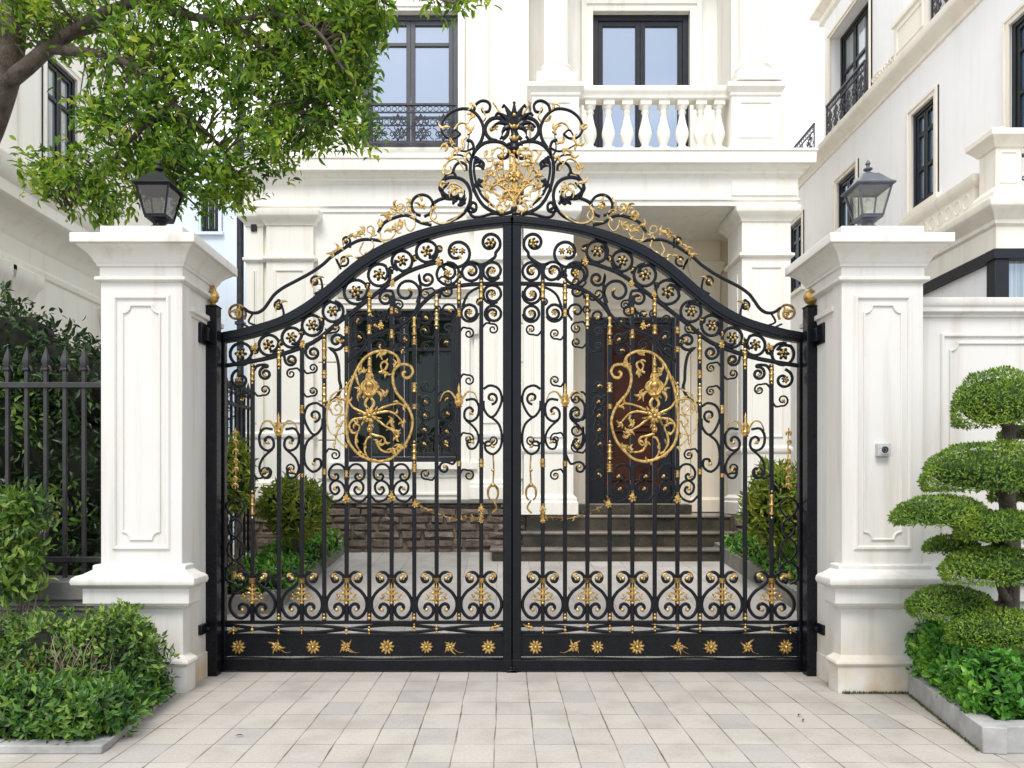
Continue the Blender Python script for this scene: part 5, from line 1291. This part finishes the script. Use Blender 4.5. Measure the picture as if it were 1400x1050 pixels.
# ---- hedge in the left bed: tall clipped back, loose low front
t = thing('clipped_hedge', 'clipped green hedge with a bare twiggy patch in front of the left pillar', 'hedge', (-4.2, 5.2, .03))
bl = []
for i in range(9):
    x = -5.9 + i * .4
    bl.append(((x, 5.22 + rng.uniform(-.05, .05), .34), (.34, .36, .30 + rng.uniform(-.03, .05)), 900))
bl += [((-2.72, 5.32, .36), (.26, .30, .33), 900), ((-2.95, 5.16, .34), (.2, .2, .24), 260)]
foliage(t, 'foliage', M['leaf_hedge'], bl, .050, .42, 2.7, 1., .4, depth=.34, bumps=.2)
bl2 = [((x + .2, 5.02 + rng.uniform(-.06, .06), .27), (.3, .26, .2), 330) for x in (-5.6, -5.2, -4.8, -4.4, -4.0, -3.6, -3.2)]
foliage(t, 'lower_foliage', M['leaf_olive'], bl2, .056, .40, 1.6, .9, .2, core=False)
stems(t, 'bare_twigs', M['twig'], [(-2.86, 4.90, .12), (-2.74, 4.92, .12), (-2.66, 4.96, .12), (-2.8, 4.88, .2), (-2.92, 4.92, .15)], 60, .36, .10, .0042, 4)
t = thing('low_hedge', 'low bushy hedge of pointed leaves along the front kerb of the left bed', 'hedge', (-4.0, 4.7, .03))
bl = []
for i in range(12):
    x = -5.3 + i * .255
    bl.append(((x, 4.64 + rng.uniform(-.04, .04), .17), (.22, .23, .16 + rng.uniform(-.02, .04)), 430))
for i in range(6): bl.append(((-2.50 - .012 * i, 4.60 + i * .15, .12), (.17 , .17, .17), 420))
bl += [((-5.0 + i * .33, 4.88, .2), (.24, .2, .16), 320) for i in range(8)]
foliage(t, 'foliage', M['leaf_mix'], bl, .058, .42, 2.2, 1., .45, depth=.38, bumps=.2)
bl2 = [((b[0][0], b[0][1] - .06, b[0][2] + .01), b[1], 120) for b in bl[:18]]
foliage(t, 'front_foliage', M['leaf_hedge'], bl2, .058, .38, 2.2, .9, .3, core=False)
# ---- shrub against the fence
t = thing('leafy_shrub', 'taller loose shrub with bare stems growing up in front of the iron fence', 'shrub', (X(20, 5.7), 5.7, .03))
sx = X(18, 5.7)
foliage(t, 'foliage', M['leaf_hedge'], [((sx, 5.68, 1.2), (.24, .2, .22), 420), ((sx + .14, 5.62, 1.36), (.14, .14, .17), 240), ((sx + .12, 5.6, 1.02), (.16, .15, .14), 240), ((sx - .15, 5.66, 1.38), (.2, .18, .18), 300), ((sx - .1, 5.62, .95), (.2, .16, .15), 240), ((sx + .05, 5.6, .80), (.26, .16, .08), 200)], .085, .36, 1., 1., .2, 'full', core=False, depth=.7)
stems(t, 'stems', M['twig'], [(sx, 5.68, .02), (sx + .06, 5.66, .02), (sx - .1, 5.68, .02)], 16, 1.25, .14, .010, 8)
# ---- big dark hedge behind the fence and along the forecourt
t = thing('tall_hedge', 'tall dark green hedge behind the iron picket fence, ragged along its top', 'hedge', (-4.6, 7.4, 0))
bl = []
for x, z, top in ((-6.3, .9, 0), (-5.7, .8, 0), (-5.1, .8, 0), (-4.55, .8, 0), (-4.05, .8, 0), (-3.65, .75, 0), (-6.2, 2.1, 0), (-5.6, 2.2, 0), (-5.0, 2.15, 0), (-4.5, 2.0, 0), (-4.05, 1.85, 0), (-3.7, 1.7, 0), (-6.1, 3.1, 1), (-5.4, 3.05, 1), (-4.85, 2.95, 1), (-4.4, 2.8, 1), (-4.05, 2.55, 1), (-3.75, 2.4, 1)):
    bl.append(((x, 7.0 + rng.uniform(-.12, .12), z), (.46, .45, .62 if not top else .42), 560))
for y in (7.6, 8.2, 8.8, 9.4):
    for z in (.9, 1.9, 2.55): bl.append(((-3.78, y, z), (.42, .45, .55 if z < 2.5 else .36), 330))
foliage(t, 'foliage', M['leaf_dark'], bl, .080, .42, 1.5, 1., .2, 'full', depth=.34, bumps=.2)
bl2 = [((x, 6.55, z), (.35, .12, .4), 90) for x, z in ((-4.3, 1.1), (-3.9, 1.3), (-4.6, 2.5), (-5.0, 1.5), (-4.2, 2.2), (-5.3, 2.6))]
foliage(t, 'young_foliage', M['leaf_hedge'], bl2, .09, .4, 1., 1., .2, 'full', core=False, depth=.8)
k = MB()
for x in (-5.8, -5.1, -4.5, -3.9): k.tube([(x, 7, 0), (x + .05, 7, .8), (x - .03, 7.02, 1.8)], [.05, .04, .02], 7)
k.build('stems', M['bark'], t)
# ---- forecourt planting
def bush(name, label, c, r, n, mat, L, cat='bush', spr=.9, up=.5):
    t = thing(name, label, cat, (c[0], c[1], gz(c[1])))
    bl = [(c, r, n)] + [((c[0] + r[0] * .5 * math.cos(a), c[1] + r[1] * .5 * math.sin(a), c[2] + r[2] * rng.uniform(-.3, .35)), tuple(v * .62 for v in r), n // 5) for a in (0.3, 1.7, 2.9, 4.2, 5.3)]
    foliage(t, 'foliage', mat, bl, L, .34, 1., spr, up, 'full', depth=.25)
    stems(t, 'stems', M['bark'], [(c[0], c[1], gz(c[1]) + .1)], 5, c[2] - gz(c[1]), .12, .02, 3)
    return t
bush('round_bush', 'rounded bush of narrow leaves in the left forecourt bed', (X(402, 9.7), 9.7, Z(697, 9.7)), (.40, .42, .40), 1500, M['leaf_yell'], .09)
bush('round_bush', 'tall yellow-green bush behind the right gate leaf', (X(1062, 9.2), 9.2, Z(690, 9.2)), (.36, .40, .50), 1500, M['leaf_yell'], .10)
bush('garden_shrub', 'narrow bright shrub against the side fence seen beside the hinge of the left gate leaf', (X(322, 8.4), 8.4, Z(650, 8.4)), (.17, .2, .42), 800, M['leaf_yell'], .08)
def cover(label, x0, x1, y0, y1, n, seed):
    t = thing('ground_cover', label, 'ground cover', ((x0 + x1) / 2, (y0 + y1) / 2, gz(y0)))
    rs = random.Random(seed); bl = []
    for i in range(n):
        y = y0 + (y1 - y0) * (i + .5) / n
        for x in np.arange(x0 + .12, x1, .22): bl.append(((x + rs.uniform(-.05, .05), y + rs.uniform(-.06, .06), gz(y) + .28), (.2, .22, .17 + rs.uniform(-.03, .03)), 190))
    foliage(t, 'foliage', M['leaf_lush'], bl, .075, .4, 1., .9, .5)
cover('bright green low planting under the round bush in the left forecourt bed', -3.15, -2.56, 8.35, 11.3, 9, 1)
cover('bright green low planting under the yellow-green bush by the right kerb', 3.28, 3.85, 8.5, 11.2, 8, 2)

# ---- right bed: lush low hedge and cloud-pruned tree
t = thing('low_hedge', 'lush glossy low hedge filling the kerbed bed under the cloud-pruned tree', 'hedge', (4.0, 5.0, .13))
bl = []
for i in range(6): bl.append(((3.06 - .036 * i + .12, 5.62 - i * .2, .30 + rng.uniform(-.02, .02)), (.18, .17, .22), 460))
for i in range(9): bl.append(((3.05 + i * .2, 4.68 + rng.uniform(-.03, .03), .22), (.18, .18, .19 + rng.uniform(-.02, .03)), 470))
for j in range(3):
    for i in range(6): bl.append(((3.3 + i * .3, 4.95 + j * .3, .22), (.26, .24, .20), 300))
foliage(t, 'foliage', M['leaf_lush'], bl, .056, .48, 2.5, .95, .5, 'full', depth=.3, bumps=.16)

YT = 5.08
t = thing('topiary_tree', 'cloud-pruned tree with stacked clipped green pads in the right bed', 'tree', (X(1378, YT), YT, .13))
def TX(px): return X(px, YT)
tx = X(1384, YT)
trunk = [(TX(1376), YT, .05), (TX(1379), YT, .45), (TX(1386), YT + .05, .75), (TX(1388), YT + .04, 1.15), (TX(1378), YT + .02, 1.55), (TX(1386), YT + .05, 1.95), (TX(1372), YT + .03, 2.15)]
k = MB(); k.tube(catmull(trunk, 5), [.078 - .045 * i / 30 for i in range(31)], 10); tr = k.build('trunk', M['bark'], t, 0, 60)
PADS = [(1301, 1428, 500, 586, 0), (1260, 1446, 600, 675, -.05), (1219, 1350, 673, 721, -.10), (1306, 1436, 694, 741, -.2), (1262, 1340, 728, 759, .15), (1285, 1440, 744, 798, -.16), (1238, 1360, 797, 846, .05), (1295, 1442, 828, 884, -.22), (1352, 1450, 652, 690, .24), (1365, 1455, 578, 604, .2)]
for x0, x1, yt, yb, dy in PADS:
    y = YT + dy; s = y / F; rx, h = (x1 - x0) / 2 - 5, yb - yt - 8
    q = .34; rz = h / (1 + q) * s                      # dome over a shallow underside
    c = (X((x0 + x1) / 2, y), y, Z(yt + 5, y) - rz); r = (rx * s, max(rx * .8, 34) * s, rz); ry = h / 2
    n = int(6000 * (rx / 70) * (ry / 30) ** .5)
    p, nn = blob_points(c, r, n, -.42, .035, .09); D, N2 = shell_dirs(nn, .55, .3)
    p[:, 2] = np.maximum(p[:, 2], c[2] - r[2] * .34 + rng.uniform(0, .02, len(p)))
    l = .023 * (.65 + .7 * rng.random(len(p))); o = leaves('foliage_pad', M['leaf_top'], t, p, D, N2, l, l * .42)
    # stray shoots above the clipped surface
    k = MB()
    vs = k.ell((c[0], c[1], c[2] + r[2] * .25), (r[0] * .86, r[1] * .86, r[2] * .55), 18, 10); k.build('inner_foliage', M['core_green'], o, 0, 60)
    zt = min(trunk, key=lambda q: abs(q[2] - c[2] + .1)); k = MB()
    k.tube(catmull([zt, ((zt[0] + c[0]) / 2, (zt[1] + c[1]) / 2, (zt[2] + c[2]) / 2 - .03), (c[0], c[1], c[2])], 4), [.035 - .0018 * i for i in range(9)], 7); k.build('branch', M['bark'], t, 0, 60)
# moss line at the foot of the right pillar
n = 420; xs = rng.uniform(2.50, 3.06, n); P = np.stack([xs, 5.618 + rng.uniform(-.012, .008, n), np.full(n, .002)], 1)
D = np.stack([rng.uniform(-.5, .5, n), rng.uniform(-.6, .1, n), np.full(n, 1.)], 1); N = np.stack([rng.normal(size=n), np.full(n, -1.), rng.normal(size=n)], 1)
o = leaves('moss', M['moss'], None, P, D, N, rng.uniform(.008, .028, n), .006); tag(o, 'thin line of moss along the foot of the right pillar', 'moss', kind='stuff')

n = 700; tt = rng.random(n) ** 1.3; P = np.stack([2.975 - .24 * tt + rng.uniform(-.014, .004, n), 5.56 - 1.2 * tt, np.full(n, .002)], 1)
D = np.stack([rng.uniform(-.6, .1, n), rng.uniform(-.5, .5, n), np.full(n, .8)], 1); N = np.stack([np.full(n, -1.), rng.normal(size=n), rng.normal(size=n)], 1)
o = leaves('moss', M['moss'], None, P, D, N, rng.uniform(.006, .022, n), .006); tag(o, 'thin line of moss along the foot of the right bed kerb', 'moss', kind='stuff')

# ---- the tree over the left pillar
YR = 7.2
t = thing('street_tree', 'broadleaf tree leaning in from the left, its crown hanging over the pillar', 'tree', (-5.5, 7.3, 0))
def T3(px, py, dy=0.): y = YR + dy; return (X(px, y), y, Z(py, y))
def limb(pts, r0, r1):
    p = catmull([T3(*q) for q in pts], 6); k = len(p); return p, [r0 + (r1 - r0) * (i / (k - 1)) ** .8 for i in range(k)]
LIMBS = [([(-120, 700, .1), (-95, 450, .05), (-60, 260, 0), (-20, 170, 0), (4, 105, 0), (14, 60, 0), (22, 0, .05), (50, -90, .1)], .22, .10),
         ([(2, 118, 0), (36, 92, -.1), (66, 66, -.15), (98, 44, -.15), (135, 22, -.2), (190, 2, -.2), (270, -12, -.3)], .08, .04),
         ([(70, 66, -.15), (100, 70, -.2), (142, 75, -.25), (190, 95, -.35), (235, 140, -.3), (262, 200, -.2), (230, 262, -.1)], .055, .014),
         ([(190, 2, -.2), (260, 22, -.3), (320, 30, -.35), (372, 20, -.4), (430, 40, -.5), (470, 95, -.5)], .05, .012),
         ([(270, -12, -.3), (350, -30, -.5), (450, -40, -.6), (540, -20, -.6), (620, 4, -.6)], .045, .010),
         ([(50, -90, .1), (150, -120, .2), (300, -130, .1), (420, -90, .1)], .09, .03),
         ([(98, 44, -.15), (160, 40, .2), (250, 70, .4), (340, 120, .5), (400, 180, .4)], .045, .010),
         ([(235, 140, -.3), (180, 190, -.3), (130, 250, -.2), (90, 290, -.1)], .028, .008),
         ([(235, 140, -.3), (300, 200, -.1), (330, 260, .1)], .028, .008), ([(320, 30, -.35), (380, 90, -.2), (440, 170, -.2)], .025, .007),
         ([(14, 60, 0), (40, 20, .3), (90, -20, .5), (150, -30, .6)], .07, .03)]
nodes = []
for i, (pts, r0, r1) in enumerate(LIMBS):
    p, rr = limb(pts, r0, r1); k = MB(); k.tube(p, rr, 12 if r0 > .08 else 8); k.build('trunk' if i == 0 else 'branch', M['bark'], t, 0, 60)
    if i: nodes += [np.array(q) for q in p[2:]]
nodes = np.array(nodes)
BL = [(260, 35, 270, 62, .8, 390), (330, 125, 140, 80, .6, 215), (430, 60, 90, 76, .5, 190), (445, 165, 66, 52, .35, 95), (490, 60, 40, 60, .4, 60), (205, 120, 70, 60, .7, 100), (215, 205, 72, 62, .7, 170), (135, 262, 66, 40, .5, 105), (268, 245, 62, 50, .5, 100),
      (330, 255, 40, 36, .45, 50), (60, 25, 60, 42, .5, 60), (505, 30, 34, 26, .4, 40), (610, 8, 52, 12, .3, 36), (380, 205, 45, 36, .5, 60), (85, 250, 32, 26, .4, 30), (140, 175, 26, 18, .35, 24), (480, 110, 36, 44, .4, 50), (500, 195, 24, 28, .3, 12), (300, -60, 320, 60, .9, 120)]
cc = []
for px, py, rx, ry, rd, n in BL:
    d = rng.normal(size=(n, 3)); d /= np.linalg.norm(d, axis=1, keepdims=True); d *= rng.random((n, 1)) ** .4
    y = YR - .15 + d[:, 1] * rd; s = YR / F
    cc.append(np.stack([(px - CX) * s + d[:, 0] * rx * s, y, EYE - (py - CY) * s + d[:, 2] * ry * s], 1))
cc = np.concatenate(cc)
kt = MB(); PP, DD, NN, LL = [], [], [], []
for i, c in enumerate(cc):
    nd = nodes[np.argmin(((nodes - c) ** 2).sum(1))]; v = c - nd; L = np.linalg.norm(v)
    v = v / max(L, 1e-3)
    if i % 2 == 0 and L < 1.1:
        mid = nd + (c - nd) * .5 + np.array((0, 0, .05)); kt.tube(catmull([nd, mid, c], 3), [.009, .008, .007, .006, .005, .004, .003], 4)
    m = int(rng.integers(8, 13)); base = v * .5 + np.array((0, 0, -.25)) + rng.normal(size=3) * .5
    for j in range(m):
        PP.append(c + rng.normal(size=3) * .05); dd = base + rng.normal(size=3) * .7; DD.append(dd)
        NN.append(np.array((0, 0, 1.)) + rng.normal(size=3) * .55); LL.append(rng.uniform(.05, .12))
LL = np.array(LL)
kt.build('twigs', M['bark'], t, 0, 60)
ll = leaves('crown', M['leaf_tree'], t, PP, DD, NN, LL, LL * .39, 'full')

# ================================================================== LIGHT, SKY, CAMERA
w = bpy.data.worlds.new('World'); SC.world = w; w.use_nodes = True
nt = w.node_tree; ns, ls = nt.nodes, nt.links
bg = ns['Background']; SUN_EL, SUN_AZ = R(54), R(190)
sky = ns.new('ShaderNodeTexSky'); sky.sky_type = 'NISHITA'; sky.sun_disc = False; sky.sun_elevation = SUN_EL; sky.sun_rotation = SUN_AZ
sky.air_density = 1.0; sky.dust_density = 1.2
tc = ns.new('ShaderNodeTexCoord').outputs['Generated']
mp = ns.new('ShaderNodeMapping'); mp.inputs['Scale'].default_value = (1, 1, 2.2); ls.new(tc, mp.inputs[0])
cl = noise(ns, ls, 2.3, 7, mp.outputs[0], .55)
sx_ = ns.new('ShaderNodeSeparateXYZ'); ls.new(tc, sx_.inputs[0])
ma = ns.new('ShaderNodeMath'); ma.operation = 'MULTIPLY_ADD'; ma.inputs[1].default_value = .26; ls.new(sx_.outputs[1], ma.inputs[0]); ls.new(cl, ma.inputs[2])
fac = ramp(ns, ls, ma.outputs[0], [(.30, .22), (.52, .97)])
ls.new(mixc(ns, ls, fac, sky.outputs[0], (10.5, 10.6, 10.8)), bg.inputs['Color']); bg.inputs['Strength'].default_value = .10
sl = bpy.data.lights.new('sun', 'SUN'); sl.energy = 1.3; sl.angle = R(22); sl.color = (1, .96, .9)
so = bpy.data.objects.new('sun', sl); COL.objects.link(so)
dv = Vector((math.sin(SUN_AZ) * math.cos(SUN_EL), math.cos(SUN_AZ) * math.cos(SUN_EL), math.sin(SUN_EL)))
so.rotation_euler = dv.to_track_quat('Z', 'Y').to_euler(); so.location = (0, -5, 20)
cd = bpy.data.cameras.new('camera'); cd.sensor_width = 36; cd.lens = F / 1400 * 36
cd.shift_x = (700 - CX) / 1400; cd.shift_y = (CY - 525) / 1400; cd.clip_end = 1500; cd.clip_start = .05
co = bpy.data.objects.new('camera', cd); COL.objects.link(co); co.location = (0, 0, EYE); co.rotation_euler = (R(90), 0, 0); SC.camera = co
SC.view_settings.view_transform = 'Standard'; SC.view_settings.look = 'None'; SC.view_settings.exposure = .98; SC.view_settings.gamma = 1
SC.render.resolution_x, SC.render.resolution_y = 1024, 768
SC.cycles.max_bounces = 8; SC.cycles.transparent_max_bounces = 12; SC.cycles.diffuse_bounces = 6
for o in bpy.data.objects:
    if '_o' in o: del o['_o']
bpy.context.view_layer.update()
